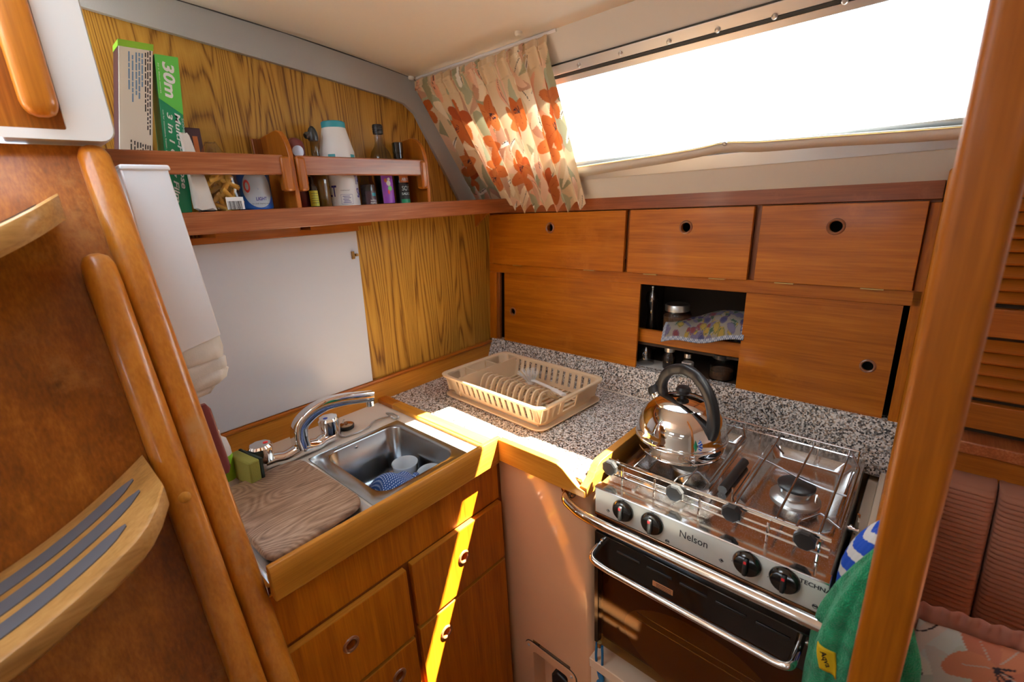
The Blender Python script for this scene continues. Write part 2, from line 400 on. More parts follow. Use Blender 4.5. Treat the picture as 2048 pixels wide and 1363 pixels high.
def fillet(pts, r, k=6):
    pts = [V(p) for p in pts]; out = [pts[0]]
    for i in range(1, len(pts) - 1):
        a = nrm(pts[i - 1] - pts[i]); b = nrm(pts[i + 1] - pts[i])
        rr = min(r, np.linalg.norm(pts[i - 1] - pts[i]) * 0.49, np.linalg.norm(pts[i + 1] - pts[i]) * 0.49)
        A = pts[i] + a * rr; B = pts[i] + b * rr
        for j in range(k + 1):
            t = j / k; out.append(A * (1 - t) ** 2 + pts[i] * 2 * t * (1 - t) + B * t * t)
    return out + [pts[-1]]
def rrect(x0, x1, y0, y1, r, k=6):
    out = []
    for cx, cy_, a0 in ((x1 - r, y1 - r, 0), (x0 + r, y1 - r, 90), (x0 + r, y0 + r, 180), (x1 - r, y0 + r, 270)):
        for j in range(k + 1):
            a = math.radians(a0 + 90 * j / k); out.append((cx + r * math.cos(a), cy_ + r * math.sin(a)))
    return out
class Plane:
    """flat frame: a along u, b along w, d along n (towards the viewer)"""
    def __init__(s, o, u, w, n): s.o, s.u, s.w, s.n = V(o), V(u), V(w), V(n)
    def p(s, a, b, d=0): return s.o + s.u * a + s.w * b + s.n * d
    def board(s, a0, a1, b0, b1, d0, d1, hole=None, mb=None):
        mb = mb or MB()
        if hole is None: return mb.prism([s.p(a0, b0, d0), s.p(a1, b0, d0), s.p(a1, b1, d0), s.p(a0, b1, d0)], s.n * (d1 - d0))
        ca, cb, r = hole; k = 24
        def half(sign, d):
            pts = [(ca, b1), ((a0 if sign < 0 else a1), b1), ((a0 if sign < 0 else a1), b0), (ca, b0)]
            pts += [(ca + sign * r * math.sin(math.pi * j / k), cb - r * math.cos(math.pi * j / k)) for j in range(k + 1)]
            return [s.p(x, y, d) for x, y in pts]
        for sg in (-1, 1):
            A = half(sg, d0); B = half(sg, d1); m = len(A); fs = [tuple(range(m)), tuple(range(2 * m - 1, m - 1, -1))]
            for i in range(m):
                if i in (m - 1, 3): continue
                fs.append((i, (i + 1) % m, (i + 1) % m + m, i + m))
            mb.add(A + B, fs)
        return mb
    def poly(s, pts, d0, d1, mb=None):
        return (mb or MB()).prism([s.p(a, b, d0) for a, b in pts], s.n * (d1 - d0))
    def ring(s, ca, cb, r, tr, d, mb=None, n=28):
        return (mb or MB()).tube([s.p(ca + r * math.cos(2 * math.pi * k / n), cb + r * math.sin(2 * math.pi * k / n), d) for k in range(n)], tr, 8, closed=True)
def weld(mb, dist=1e-5): return mb
_fonts = {}
def lettering(text, o, u, w, height, mat, parent, name='lettering', width=None, shear=0.0, bold=0.0, thick=0.0003, label=None):
    """flat printed words: baseline start o, reading direction u, letter-up w"""
    cu = bpy.data.curves.new('letters', 'FONT'); cu.body = text; cu.size = 1.0; cu.shear = shear; cu.offset = bold; cu.resolution_u = 3
    ob = bpy.data.objects.new('letters', cu); col.objects.link(ob)
    dg = bpy.context.evaluated_depsgraph_get(); me = bpy.data.meshes.new_from_object(ob.evaluated_get(dg))
    bpy.data.objects.remove(ob); bpy.data.curves.remove(cu)
    vs = np.array([v.co[:] for v in me.vertices]); fs = [tuple(p.vertices) for p in me.polygons]; bpy.data.meshes.remove(me)
    u = nrm(u); w = nrm(w - u * (V(w) @ u)); nn = np.cross(u, w)
    h = 0.72; sy = height / h; sx = sy if width is None else width / max(vs[:, 0].max(), 1e-6)
    vs[:, 0] -= vs[:, 0].min()
    pts = [V(o) + u * (p[0] * sx) + w * (p[1] * sy) + nn * thick for p in vs]
    b = MB(); b.add(pts, fs)
    org = WORLD[parent.name]
    m2 = bpy.data.meshes.new(name); m2.from_pydata([tuple(p - org) for p in b.v], [], b.f); m2.materials.append(MATS[mat])
    t = bpy.data.objects.new(name, m2); col.objects.link(t); t.parent = parent; WORLD[t.name] = org
    if label: t['label'] = label
    return t
# ================================================================== the setting
# ---- aft bulkhead, oak veneer, x = 0
inner = [(-2.3, 1.115), (-1.60, 1.115), (-1.25, 1.093), (-1.082, 1.072), (-0.70, 1.028), (-0.40, 0.990), (-0.335, 0.977), (-0.295, 0.950), (-0.275, 0.915), (-0.135, 0.680), (-0.122, 0.655), (0.06, 0.655)]
def zc(y): return 1.147 - 0.067 * (y + 1.45) ** 2
outer = [(y, zc(y) + 0.002) for y in (-2.3, -1.60, -1.25, -0.949, -0.70, -0.43, -0.36, -0.283)] + [(-0.235, 0.985), (-0.055, 0.695), (-0.03, 0.655), (0.06, 0.60)]
bl = MB(); bl.prism([(0, y, z) for y, z in [(-1.30, -0.95), (0.32, -0.95), (0.32, 0.655)] + [(y, z + 0.01) for y, z in outer[::-1][1:-2]]], (-0.02, 0, 0))
wl = bl.build('wall_left', 'oak'); struct(wl)
tr = MB()
for i in range(len(inner) - 2):
    a, b, c, d = inner[i], inner[i + 1], outer[i + 1], outer[i]
    tr.add([(0.0, *a), (0.0, *b), (0.0, *c), (0.0, *d), (0.013, *a), (0.013, *b), (0.013, *c), (0.013, *d)], [(4, 5, 6, 7), (0, 1, 5, 4), (3, 2, 6, 7), (0, 1, 2, 3)])
struct(tr.build('trim_1', 'vinyl_grey', bevel=0.0))
# dark shadow-gap bead between trim and headliner
struct(tube([(0.012, y, z) for y, z in outer[1:-1]], 0.004, 6).build('trim_2', 'rubber'))

# ---- headliner with the companionway hatch left open
ce = MB(); xs = [-0.02, 0.05, 0.70, 1.2, 1.75, 2.25, 3.2]; ys = list(np.linspace(-0.283, -2.617, 25))
def inhatch(x, y): return (0.05 < x < 0.70 and -2.0 < y < -1.22)
for i in range(len(xs) - 1):
    for j in range(len(ys) - 1):
        if inhatch((xs[i] + xs[i + 1]) / 2, (ys[j] + ys[j + 1]) / 2): continue
        ce.add([(xs[i], ys[j], zc(ys[j])), (xs[i + 1], ys[j], zc(ys[j])), (xs[i + 1], ys[j + 1], zc(ys[j + 1])), (xs[i], ys[j + 1], zc(ys[j + 1]))], [(0, 1, 2, 3)])
co = ce.build('ceiling', 'headliner', sharp=60); struct(co); m = co.modifiers.new('thickness', 'SOLIDIFY'); m.thickness = 0.03; m.offset = 1 if True else -1

# ---- cabin side: leaning vinyl-lined wall with the long window
LK = 0.77; LN = math.sqrt(1 + LK * LK)
LP = Plane((0, 0.02 + LK * 0.66, 0), (1, 0, 0), (0, -LK, 1), (0, -1 / LN, -LK / LN))      # b is world z
def onl(u, v, d=0.0):
    r = ray(u, v); o = LP.o + LP.n * d; t = ((o - CAM) @ LP.n) / (r @ LP.n); p = CAM + r * t
    return p[0], float(p[2] - d * LP.n[2])
WX0, WX1, WZ0, WZ1 = 0.16, 1.44, 0.752, 0.962
wb = MB()
for a0, a1, b0, b1 in ((-0.02, 3.2, 0.60, WZ0), (-0.02, 3.2, WZ1, 1.062), (-0.02, WX0, WZ0, WZ1), (WX1, 3.2, WZ0, WZ1)):
    LP.board(a0, a1, b0, b1, -0.03, 0.0, mb=wb)
struct(wb.build('wall_back', 'vinyl'))
win = thing('window_1', None, None, LP.p(0.8, WZ0, 0)); struct(win)
# outer aluminium frame and the reveal
fr = MB()
for a0, a1, b0, b1 in ((WX0, WX1, WZ0 - 0.002, WZ0 + 0.008), (WX0, WX1, WZ1 - 0.010, WZ1 + 0.002), (WX0, WX0 + 0.012, WZ0, WZ1), (WX1 - 0.012, WX1, WZ0, WZ1)):
    LP.board(a0, a1, b0, b1, -0.038, 0.003, mb=fr)
fr.build('window_frame', 'alu', win)
LP.board(WX0, WX1, WZ1 + 0.010, WZ1 + 0.029, 0.0, 0.005).build('flange_bar', 'alu', win, bevel=0.001)
LP.board(WX0, WX1, WZ1 + 0.003, WZ1 + 0.0085, 0.0, 0.003).build('gasket', 'rubber', win)
LP.board(WX0, WX1, WZ1 + 0.029, WZ1 + 0.031, 0.0, 0.0035).build('gasket', 'rubber', win)
LP.board(0.35, WX1, WZ0 - 0.045, WZ0 - 0.012, 0.0, 0.004).build('flange_bar', 'alu', win, bevel=0.001)
for u, v in ((1158, 130), (1241, 107), (1338, 83), (1435, 60), (1549, 33), (1690, 2)):
    a, b = onl(u, v, 0.006); c = LP.p(a, b, 0.005)
    lathe([(0.0055, 0), (0.0055, 0.003), (0.003, 0.0055)], c, 12, axis=LP.n).build('screw', 'steel_satin', win)
for u, v in ((1465, 301), (1377, 311), (1567, 291)):
    a, b = onl(u, v, 0.006); lathe([(0.0045, 0), (0.0045, 0.003), (0.002, 0.005)], LP.p(a, b, 0.004), 12, axis=LP.n).build('screw', 'steel_satin', win)
LP.board(WX0, WX1, WZ0, WZ1, -0.034, -0.031).build('pane', 'pane', win)
LP.board(WX0, WX1, WZ0, 0.808, -0.0285, -0.0275).build('added_sun_film', 'added_sun_film', win)  # made-up film strip, added to keep direct sun off the back worktop
# vinyl lip with yellow stitching, peeled up in the middle
lt = [(1120, 338), (1200, 326), (1300, 311), (1390, 296), (1450, 283), (1520, 281), (1650, 271), (1800, 260), (1960, 248), (2060, 242)]
lb = [(1120, 362), (1200, 347), (1300, 331), (1380, 317), (1450, 303), (1520, 303), (1650, 293), (1800, 285), (1960, 275), (2060, 270)]
lip = MB(); T = []
for (a, b) in zip(lt, lb):
    pa = LP.p(*onl(*a, 0.012), 0.012); pb = LP.p(*onl(*b, 0.009), 0.009); T.append((pa, pb))
L1 = smooth_path([t[0] for t in T], 5); L2 = smooth_path([t[1] for t in T], 5)
for i in range(len(L1) - 1):
    q = [L1[i], L1[i + 1], L2[i + 1], L2[i]]; lip.add(q, [(0, 1, 2, 3)])
lipo = lip.build('vinyl_lip', 'vinyl', win, solid=0.003)
tube([p + LP.n * 0.0022 + V(0, 0, -0.002) for p in L1], 0.0011, 5).build('stitching', 'stitch', win)
a, b = onl(1449, 288, 0.018); lathe([(0.006, 0), (0.006, 0.003), (0.003, 0.005)], LP.p(a, b, 0.0142), 14, axis=LP.n).build('press_stud', 'steel_satin', win)
# thin dark glazing line and pale reveal under the glass at the right
struct(tube([LP.p(*onl(u, v, -0.02), -0.02) for u, v in ((1380, 300), (1600, 270), (1960, 222))], 0.0012, 5).build('trim_3', 'rubber'))

# ---- rest of the cabin behind the camera: floor, far side, forward bulkhead
struct(box(-0.02, 3.2, -2.95, 0.3, -1.0, -0.95).build('floor', 'floor_wood'))
struct(box(3.2, 3.23, -2.95, 0.3, -0.95, 1.17).build('wall_right', 'vinyl'))
fs = MB()
for (z0, z1) in ((0.66, 0.80), (0.93, 1.06)):
    y0, y1 = -2.92 + LK * (z0 - 0.66), -2.92 + LK * (z1 - 0.66); fs.prism([(-0.02, y0, z0), (3.2, y0, z0), (3.2, y1, z1), (-0.02, y1, z1)], (0, -0.03, 0))
for x0, x1 in ((-0.02, 0.7), (1.15, 1.9), (2.35, 3.2)):
    z0, z1 = 0.80, 0.93; y0, y1 = -2.92 + LK * 0.14, -2.92 + LK * 0.27; fs.prism([(x0, y0, z0), (x1, y0, z0), (x1, y1, z1), (x0, y1, z1)], (0, -0.03, 0))
fs.box(-0.02, 3.2, -2.95, -2.92, -0.95, 0.66)
struct(fs.build('wall_front', 'vinyl'))
struct(box(-0.02, 3.2, 0.305, 0.33, -0.95, 0.70).build('wall_hull', 'vinyl'))
bb = MB(); bb.box(-0.02, 0.0, -2.03, -1.30, -0.95, 0.79); bb.box(-0.02, 0.0, -2.95, -2.02, -0.95, 1.13); struct(bb.build('wall_aft', 'vinyl'))

# ---- worktop (granite laminate) and its upstand
wt = thing('worktop', 'speckled granite-pattern worktop with a matching upstand and wooden edge fiddles', 'worktop', (0.42, -0.28, -0.03))
box(0.0, 0.845, -0.548, 0.0, -0.03, 0.0).build('slab', 'granite', wt)
us = MB(); us.prism([(0.016, -0.040, 0.0), (0.016, -0.004, 0.088), (0.016, 0.03, 0.088), (0.016, 0.03, 0.0)], (0.83, 0, 0))
us.prism([(0.846, -0.040, -0.045), (0.846, -0.004, 0.090), (0.846, 0.03, 0.090), (0.846, 0.03, -0.045)], (0.5398, 0, 0))
us.build('upstand', 'granite', wt)
box(0.0, 0.845, -0.0445, -0.0385, 0.0, 0.002).build('sealant_strip', 'sink_top', wt)
# teak upstand board on the bulkhead with its cap moulding
tb = MB(); tb.box(0.0, 0.014, -1.25, -0.006, -0.004, 0.068); struct(tb.build('baseboard_left', 'pale_y'))
struct(box(0.0, 0.020, -1.25, -0.006, 0.068, 0.080).build('trim_5', 'teak_y', bevel=0.004))

# ---- sink surround: moulded cream top with a cut-out for the basins
SR = (0.212, 0.508, -0.888, -0.648)      # basin opening x0 x1 y0 y1
st = MB()
for x0, x1, y0, y1 in ((0, 0.556, -0.648 + 0.0, -0.548), (0, 0.212, -1.166, -0.648), (0.508, 0.556, -1.166, -0.648), (0.212, 0.508, -1.166, -0.888)):
    st.box(x0, x1, y0, y1, -0.022, -0.003)
sk = skt = thing('sink', 'stainless steel galley sink with two basins set in a cream top', 'sink', (0.36, -0.9, -0.16))
st.build('surround', 'sink_top', skt)
box(0.10, 0.556, -0.586, -0.548, -0.005, 0.012).build('divider_strip', 'pale_x', skt, bevel=0.003)
box(0.014, 0.10, -0.586, -0.548, -0.005, 0.012).build('divider_strip', 'teak_x', skt, bevel=0.003)
# fiddles
fp = [(0.553, -0.045), (0.579, -0.045), (0.581, -0.01), (0.581, 0.024), (0.577, 0.031), (0.566, 0.031), (0.562, 0.024), (0.560, 0.0)]
fd = MB(); fd.prism([(x, -1.168, z) for x, z in fp], (0, 0.618, 0)); fd.build('front_fiddle', 'pale_y', skt, bevel=0.0015)
# granite fiddle with the swept-down drain gap
gp = [(0.581, -0.036), (0.862, -0.036), (0.862, -0.018), (0.842, -0.014), (0.826, -0.003), (0.812, 0.008), (0.798, 0.020), (0.780, 0.028), (0.760, 0.029), (0.581, 0.029)]
gf = MB(); gf.prism([(x, -0.565, z) for x, z in gp], (0, 0.020, 0)); gf.build('edge_fiddle', 'pale_x', wt, bevel=0.0015)
sp = [(-0.560, -0.034), (-0.045, -0.034), (-0.045, 0.034), (-0.495, 0.034), (-0.512, 0.026), (-0.530, 0.004), (-0.560, -0.010)]
sf = MB(); sf.prism([(0.845, y, z) for y, z in sp], (0.020, 0, 0)); sf.build('edge_fiddle', 'pale_y', wt, bevel=0.0015)

# ---- cream moulding below the worktop, stove recess
gm = MB()
pr = [(0.5525, -0.538)] + [(0.868 - 0.024 + 0.024 * math.sin(math.radians(a)), -0.538 + 0.024 - 0.024 * math.cos(math.radians(a))) for a in range(0, 91, 10)] + [(0.868, -0.02), (0.85, -0.02), (0.85, -0.515), (0.5525, -0.515)]
SOX = (0.632, 0.792, -0.865, -0.70)
gm.prism([(x, y, -0.65) for x, y in pr], (0, 0, 0.620))
left = [(0.5525, -0.538), (0.650, -0.538), (0.650, -0.515), (0.5525, -0.515)]
gm.prism([(x, y, -0.95) for x, y in left], (0, 0, 0.30))
right = [(0.790, -0.538)] + pr[1:-2] + [(0.85, -0.515), (0.790, -0.515)]
gm.prism([(x, y, -0.95) for x, y in right], (0, 0, 0.30))
struct(gm.build('galley_moulding', 'gelcoat_bounce', sharp=30))
gr = MB(); gr.box(0.869, 1.40, -0.56, 0.0, -0.56, -0.53); gr.box(0.868, 1.40, -0.01, 0.02, -0.53, -0.045)
gr.box(1.3735, 1.3858, -0.56, -0.012, -0.53, -0.034); gr.box(1.352, 1.3735, -0.54, -0.012, -0.53, -0.060)
struct(gr.build('stove_recess', 'gelcoat', bevel=0.002))
# toe space below the recess
struct(box(0.869, 1.40, -0.55, -0.53, -0.95, -0.56).build('recess_plinth', 'gelcoat'))

# ---- partition end posts at the forward end of the galley
pp = [(0.06, -0.95), (0.06, 0.668), (-0.045, 0.668), (-0.06, 0.655), (-0.075, 0.20), (-0.09, 0.11), (-0.14, 0.075), (-0.30, 0.06), (-0.46, 0.055), (-0.50, 0.03), (-0.50, -0.95)]
pt = MB(); pt.prism([(1.386, y, z) for y, z in pp], (0.034, 0, 0)); struct(pt.build('galley_partition', 'post_z', bevel=0.006))
pl = MB(); pl.prism([(x, y, -0.95) for x, y in rrect(1.3925, 1.4440, -0.725, -0.670, 0.012, 4)], (0, 0, 2.09))
pil = pl.build('cabin_pillar', 'post_z', sharp=50); tag(pil, 'varnished wooden pillar rising from floor to ceiling beside the towels', 'pillar')

# ================================================================== hull-side locker unit
BK = Plane((0, -0.085 * 0.077, 0), (1, 0, 0), (0, 0.077, 1), (0, -1, 0))
lk = thing('locker_unit', 'long wooden locker with three flap doors over two sliding doors', 'cabinet', (0.7, 0.1, 0.09))
for nm, a0, a1, b0, b1, d0, d1, mt in (
    ('top_rail', 0.0, 1.384, 0.607, 0.648, -0.02, 0.012, 'strip_x'), ('frame_rail', 0.0, 1.384, 0.598, 0.607, -0.02, -0.004, 'mahog_z'),
    ('frame_rail', 0.0, 1.384, 0.371, 0.408, -0.02, 0.0, 'door_x'), ('frame_stile', 0.0, 0.036, 0.085, 0.371, -0.02, 0.0, 'drawer_z'),
    ('frame_stile', 0.036, 0.052, 0.085, 0.371, -0.02, -0.006, 'mahog_z'), ('frame_stile', 1.366, 1.386, 0.085, 0.600, -0.02, 0.0, 'drawer_z'),
    ('frame_stile', 0.632, 0.650, 0.408, 0.600, -0.02, -0.004, 'mahog_z'), ('frame_stile', 1.012, 1.034, 0.408, 0.600, -0.02, -0.004, 'mahog_z'),
    ('frame_stile', 0.0, 0.034, 0.408, 0.600, -0.02, 0.0, 'drawer_z'), ('frame_stile', 1.364, 1.386, 0.408, 0.600, -0.02, -0.002, 'mahog_z')):
    BK.board(a0, a1, b0, b1, d0, d1).build(nm, mt, lk, bevel=0.0015)
for a0, a1, ca in ((0.036, 0.633, 0.329), (0.6485, 1.0135, 0.832), (1.032, 1.364, 1.201)):
    d = BK.board(a0, a1, 0.408, 0.604, 0.0, 0.0155, hole=(ca, 0.5505, 0.0145)).build('flap_door', 'door_x', lk, bevel=0.0012)
    BK.ring(ca, 0.5505, 0.0165, 0.0034, 0.0155).build('finger_ring', 'ring', d)
    BK.board(ca - 0.03, ca + 0.03, 0.52, 0.58, -0.03, -0.028).build('hole_backing', 'dark_void', d)
    for hx in (0.22, 0.78):
        h = a0 + (a1 - a0) * hx; BK.board(h - 0.022, h + 0.022, 0.4055, 0.4078, 0.0, 0.0160).build('hinge', 'brass', d)
for a0, a1, ca in ((0.082, 0.690, 0.130), (1.013, 1.354, 1.309)):
    d = BK.board(a0, a1, 0.086, 0.371, -0.012, -0.004, hole=(ca, 0.2155, 0.0125)).build('sliding_door', 'door_x', lk)
    BK.ring(ca, 0.2155, 0.0142, 0.0030, -0.004).build('finger_ring', 'ring', d)
    BK.board(ca - 0.03, ca + 0.03, 0.19, 0.245, -0.034, -0.032).build('hole_backing', 'dark_void', d)
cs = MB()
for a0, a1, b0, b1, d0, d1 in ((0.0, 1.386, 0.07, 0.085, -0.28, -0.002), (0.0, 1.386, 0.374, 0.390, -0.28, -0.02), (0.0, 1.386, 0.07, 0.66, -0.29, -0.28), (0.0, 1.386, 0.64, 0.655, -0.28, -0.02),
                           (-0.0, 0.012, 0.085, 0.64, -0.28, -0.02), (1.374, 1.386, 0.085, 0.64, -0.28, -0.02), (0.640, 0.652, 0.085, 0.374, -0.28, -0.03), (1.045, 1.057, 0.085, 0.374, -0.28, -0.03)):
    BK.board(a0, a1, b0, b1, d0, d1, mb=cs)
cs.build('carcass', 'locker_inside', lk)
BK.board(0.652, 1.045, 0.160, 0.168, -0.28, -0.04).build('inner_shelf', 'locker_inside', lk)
BK.board(0.652, 1.045, 0.172, 0.2165, -0.040, -0.028).build('shelf_fiddle', 'door_x', lk, bevel=0.002)

# ================================================================== spice shelf on the bulkhead
sh = thing('wall_shelf', 'long mahogany shelf with two fiddle rails fixed to the oak bulkhead', 'shelf', (0.08, -0.58, 0.60))
SY0, SY1 = -1.30, 0.034
box(0.0, 0.150, SY0, SY1, 0.644, 0.658).build('shelf_board', 'mahog_y', sh)
box(0.146, 0.163, SY0, SY1 + 0.004, 0.613, 0.662).build('front_edge', 'mahog_y', sh, bevel=0.002)
box(0.001, 0.030, -1.10, -0.574, 0.586, 0.602).build('cleat', 'teak_y', sh, bevel=0.001)
MB().prism([(0.001, -1.0, 0.602), (0.12, -1.0, 0.602), (0.12, -0.80, 0.602), (0.001, -0.74, 0.602)], (0, 0, 0.012)).build('cleat', 'teak_y', sh)
box(0.001, 0.10, -0.76, -0.57, 0.602, 0.613).build('cleat', 'teak_y', sh)
# small triangular bracket near the corner
MB().prism([(0.002, -0.045, 0.612), (0.002, -0.045, 0.560), (0.075, -0.045, 0.612)], (0, 0.012, 0)).build('bracket', 'teak_z', sh)
def sdiv(y, ztop):
    pts = [(0.0, 0.658), (0.160, 0.658), (0.162, 0.70)]
    for k in range(0, 11):
        a = math.radians(90 * k / 10); pts.append((0.100 + 0.062 * math.cos(a), ztop - 0.085 + 0.080 * math.sin(a)))
    pts += [(0.0, ztop - 0.012)]
    MB().prism([(x, y, z) for x, z in pts], (0, 0.0125, 0)).build('shelf_divider', 'teak_z', sh, bevel=0.002)
sdiv(-0.812, 0.857); sdiv(-0.392, 0.862)
box(0.0, 0.012, -0.835, -0.785, 0.658, 0.842).build('divider_cleat', 'mahog_z', sh, bevel=0.002)
for y0, y1 in ((-1.30, -0.828), (-0.796, -0.400)):
    box(0.148, 0.166, y0, y1, 0.741, 0.787).build('fiddle_rail', 'mahog_y', sh, bevel=0.003)
for y0, y1 in ((-0.838, -0.8122), (-0.7993, -0.776), (-0.414, -0.3925)):
    box(0.140, 0.172, y0, y1, 0.702, 0.784).build('rail_block', 'teak_z', sh, bevel=0.006)

# ================================================================== white board standing against the bulkhead
wbp = [onx(u, v, 0.012) for u, v in ((372, 499), (710, 461), (742, 757), (445, 870))]
wbd = thing('white_panel', 'plain white board fixed to the bulkhead behind the tap', 'panel', (0.01, -0.82, 0.08))
MB().prism([(0.006, -1.10, 0.0815), (0.006, -0.592, 0.0815), (0.006, -0.574, 0.585), (0.006, -1.10, 0.585)], (0.007, 0, 0)).build('board', 'white_board', wbd, bevel=0.001)
box(0.013, 0.019, -0.603, -0.594, 0.500, 0.524).build('turn_catch', 'brass', wbd, bevel=0.001)
box(0.013, 0.024, -0.592, -0.584, 0.508, 0.516).build('turn_catch', 'brass', wbd, bevel=0.001)

# ================================================================== sink unit
FX = Plane((0.552, 0, 0), (0, 1, 0), (0, 0, 1), (1, 0, 0))
su = thing('sink_cabinet', 'varnished wooden base cabinet with drawers below the sink', 'cabinet', (0.28, -0.9, -0.95))
box(0.53, 0.552, -1.190, -0.530, -0.95, -0.06).build('face_frame', 'mahog_z', su)
box(0.552, 0.556, -1.182, -0.552, -0.172, -0.046).build('top_rail', 'drawer_z', su)
box(0.02, 0.53, -1.166, -1.150, -0.95, -0.045).build('side_panel', 'drawer_z', su)
for nm, a0, a1, b0, b1, hole in (('drawer', -0.872, -0.556, -0.367, -0.180, (-0.711, -0.265)), ('door', -0.872, -0.556, -0.90, -0.379, (-0.795, -0.452)),
                               ('drawer', -1.178, -0.888, -0.379, -0.183, (-1.046, -0.266)), ('drawer', -1.178, -0.888, -0.58, -0.391, (-0.947, -0.458))):
    d = FX.board(a0, a1, b0, b1, 0.001, 0.0175, hole=(*hole, 0.0135)).build(nm, 'drawer_z', su, bevel=0.0012)
    FX.ring(*hole, 0.0155, 0.0040, 0.0175).build('finger_ring', 'ring', d)
    FX.board(a0 + 0.001, a1 - 0.001, b1 - 0.0002, b1 + 0.0022, 0.002, 0.0172).build('top_edging', 'pale_y', d)
    FX.board(hole[0] - 0.02, hole[0] + 0.02, hole[1] - 0.02, hole[1] + 0.02, 0.0006, 0.0012).build('hole_backing', 'ring', d)
# stainless sink: one deep basin seen, one under the chopping board
x0, x1, y0, y1 = SR
rim = []
mbk = MB()
o_ = rrect(0.196, 0.526, -0.922, -0.630, 0.004); i_ = rrect(x0, x1, y0, y1, 0.042)
k_ = len(o_)
loops = [[(x, y, -0.004) for x, y in o_], [(x, y, 0.0005) for x, y in o_], [(x, y, 0.0005) for x, y in rrect(x0, x1, y0, y1, 0.042)],
         [(x, y, -0.004) for x, y in rrect(x0 + 0.004, x1 - 0.004, y0 + 0.004, y1 - 0.004, 0.040)],
         [(x, y, -0.125) for x, y in rrect(x0 + 0.012, x1 - 0.012, y0 + 0.012, y1 - 0.012, 0.040)],
         [(x, y, -0.142) for x, y in rrect(x0 + 0.020, x1 - 0.020, y0 + 0.020, y1 - 0.020, 0.040)],
         [(x, y, -0.148) for x, y in rrect(x0 + 0.038, x1 - 0.038, y0 + 0.038, y1 - 0.038, 0.030)],
         [(x, y, -0.150) for x, y in rrect(x0 + 0.12, x1 - 0.12, y0 + 0.10, y1 - 0.10, 0.015)]]
mbk.hull_loop(loops, caps=False); nn = len(mbk.v); mbk.f.append(tuple(range(nn - k_, nn)))
mbk.build('basin', 'steel_basin', sk, sharp=60)
lathe([(0.030, 0), (0.030, 0.003), (0.022, 0.002), (0.021, -0.001), (0.0, -0.001)], ((x0 + x1) / 2, (y0 + y1) / 2, -0.1495), 28).build('drain', 'chrome', sk)
r2 = MB(); o2 = rrect(0.196, 0.545, -1.164, -0.930, 0.004); i2 = rrect(0.215, 0.50, -1.15, -0.955, 0.04)
r2.hull_loop([[(x, y, -0.003) for x, y in o2], [(x, y, 0.001) for x, y in o2], [(x, y, 0.001) for x, y in i2], [(x, y, -0.02) for x, y in i2]], caps=False)
r2.build('basin_rim', 'steel_satin', sk, sharp=50)
lathe([(0.0045, 0), (0.0045, 0.002), (0.002, 0.004)], onx(713, 893, 0.219) + V(0.0, 0, 0), 12, axis=(1, 0, 0)).build('overflow_stud', 'chrome', sk)
# ================================================================== companionway ladder
def lx(z): return 0.216 + 0.397 * (0.787 - z)          # leaning ladder face
LZ0, LZ1 = -0.95, 0.786
ld = thing('companionway_ladder', 'varnished companionway steps on a leaning wooden panel', 'ladder', (0.9, -1.6, -0.95))
LD = Plane((0.216 + 0.397 * 0.787, 0, 0), (0, 1, 0), (-0.397, 0, 1), nrm((1, 0, 0.397)))
LD.board(-2.02, -1.200, LZ0, LZ1, -0.025, -0.004).build('back_panel', 'ladder_z', ld)
def stick(y, w, dep, z0, z1, d0=0.0):
    mb = MB(); L = []
    zs = [z0, z0 + 0.006, z0 + 0.02] + list(np.linspace(z0 + 0.05, z1 - 0.05, 8)) + [z1 - 0.02, z1 - 0.006, z1]
    for z in zs:
        e = min(z - z0, z1 - z); k = 1.0 if e > 0.03 else 0.35 + 0.65 * math.sqrt(max(0, 1 - (1 - e / 0.03) ** 2))
        L.append([LD.p(y + a * k, z, d0 + dep / 2 + b * k) for a, b in rrect(-w / 2, w / 2, -dep / 2, dep / 2, min(w, dep) * 0.42, 4)])
    return mb.hull_loop(L)
stick(-1.195, 0.050, 0.044, LZ0, LZ1 - 0.001, -0.026).build('edge_post', 'ladder_rail', ld, sharp=60)
hrl = stick(-1.2455, 0.049, 0.046, LZ0, 0.590, -0.004).build('hand_rail', 'ladder_rail', ld, sharp=60)
lathe([(0.0095, 0), (0.0095, 0.001), (0.006, 0.0025), (0, 0.003)], LD.p(-1.2445, 0.175, 0.0415), 16, axis=LD.n).build('dowel_plug', 'pale_z', hrl)
stick(-2.03, 0.036, 0.040, LZ0, LZ1 - 0.001, -0.022).build('edge_post', 'ladder_rail', ld, sharp=60)
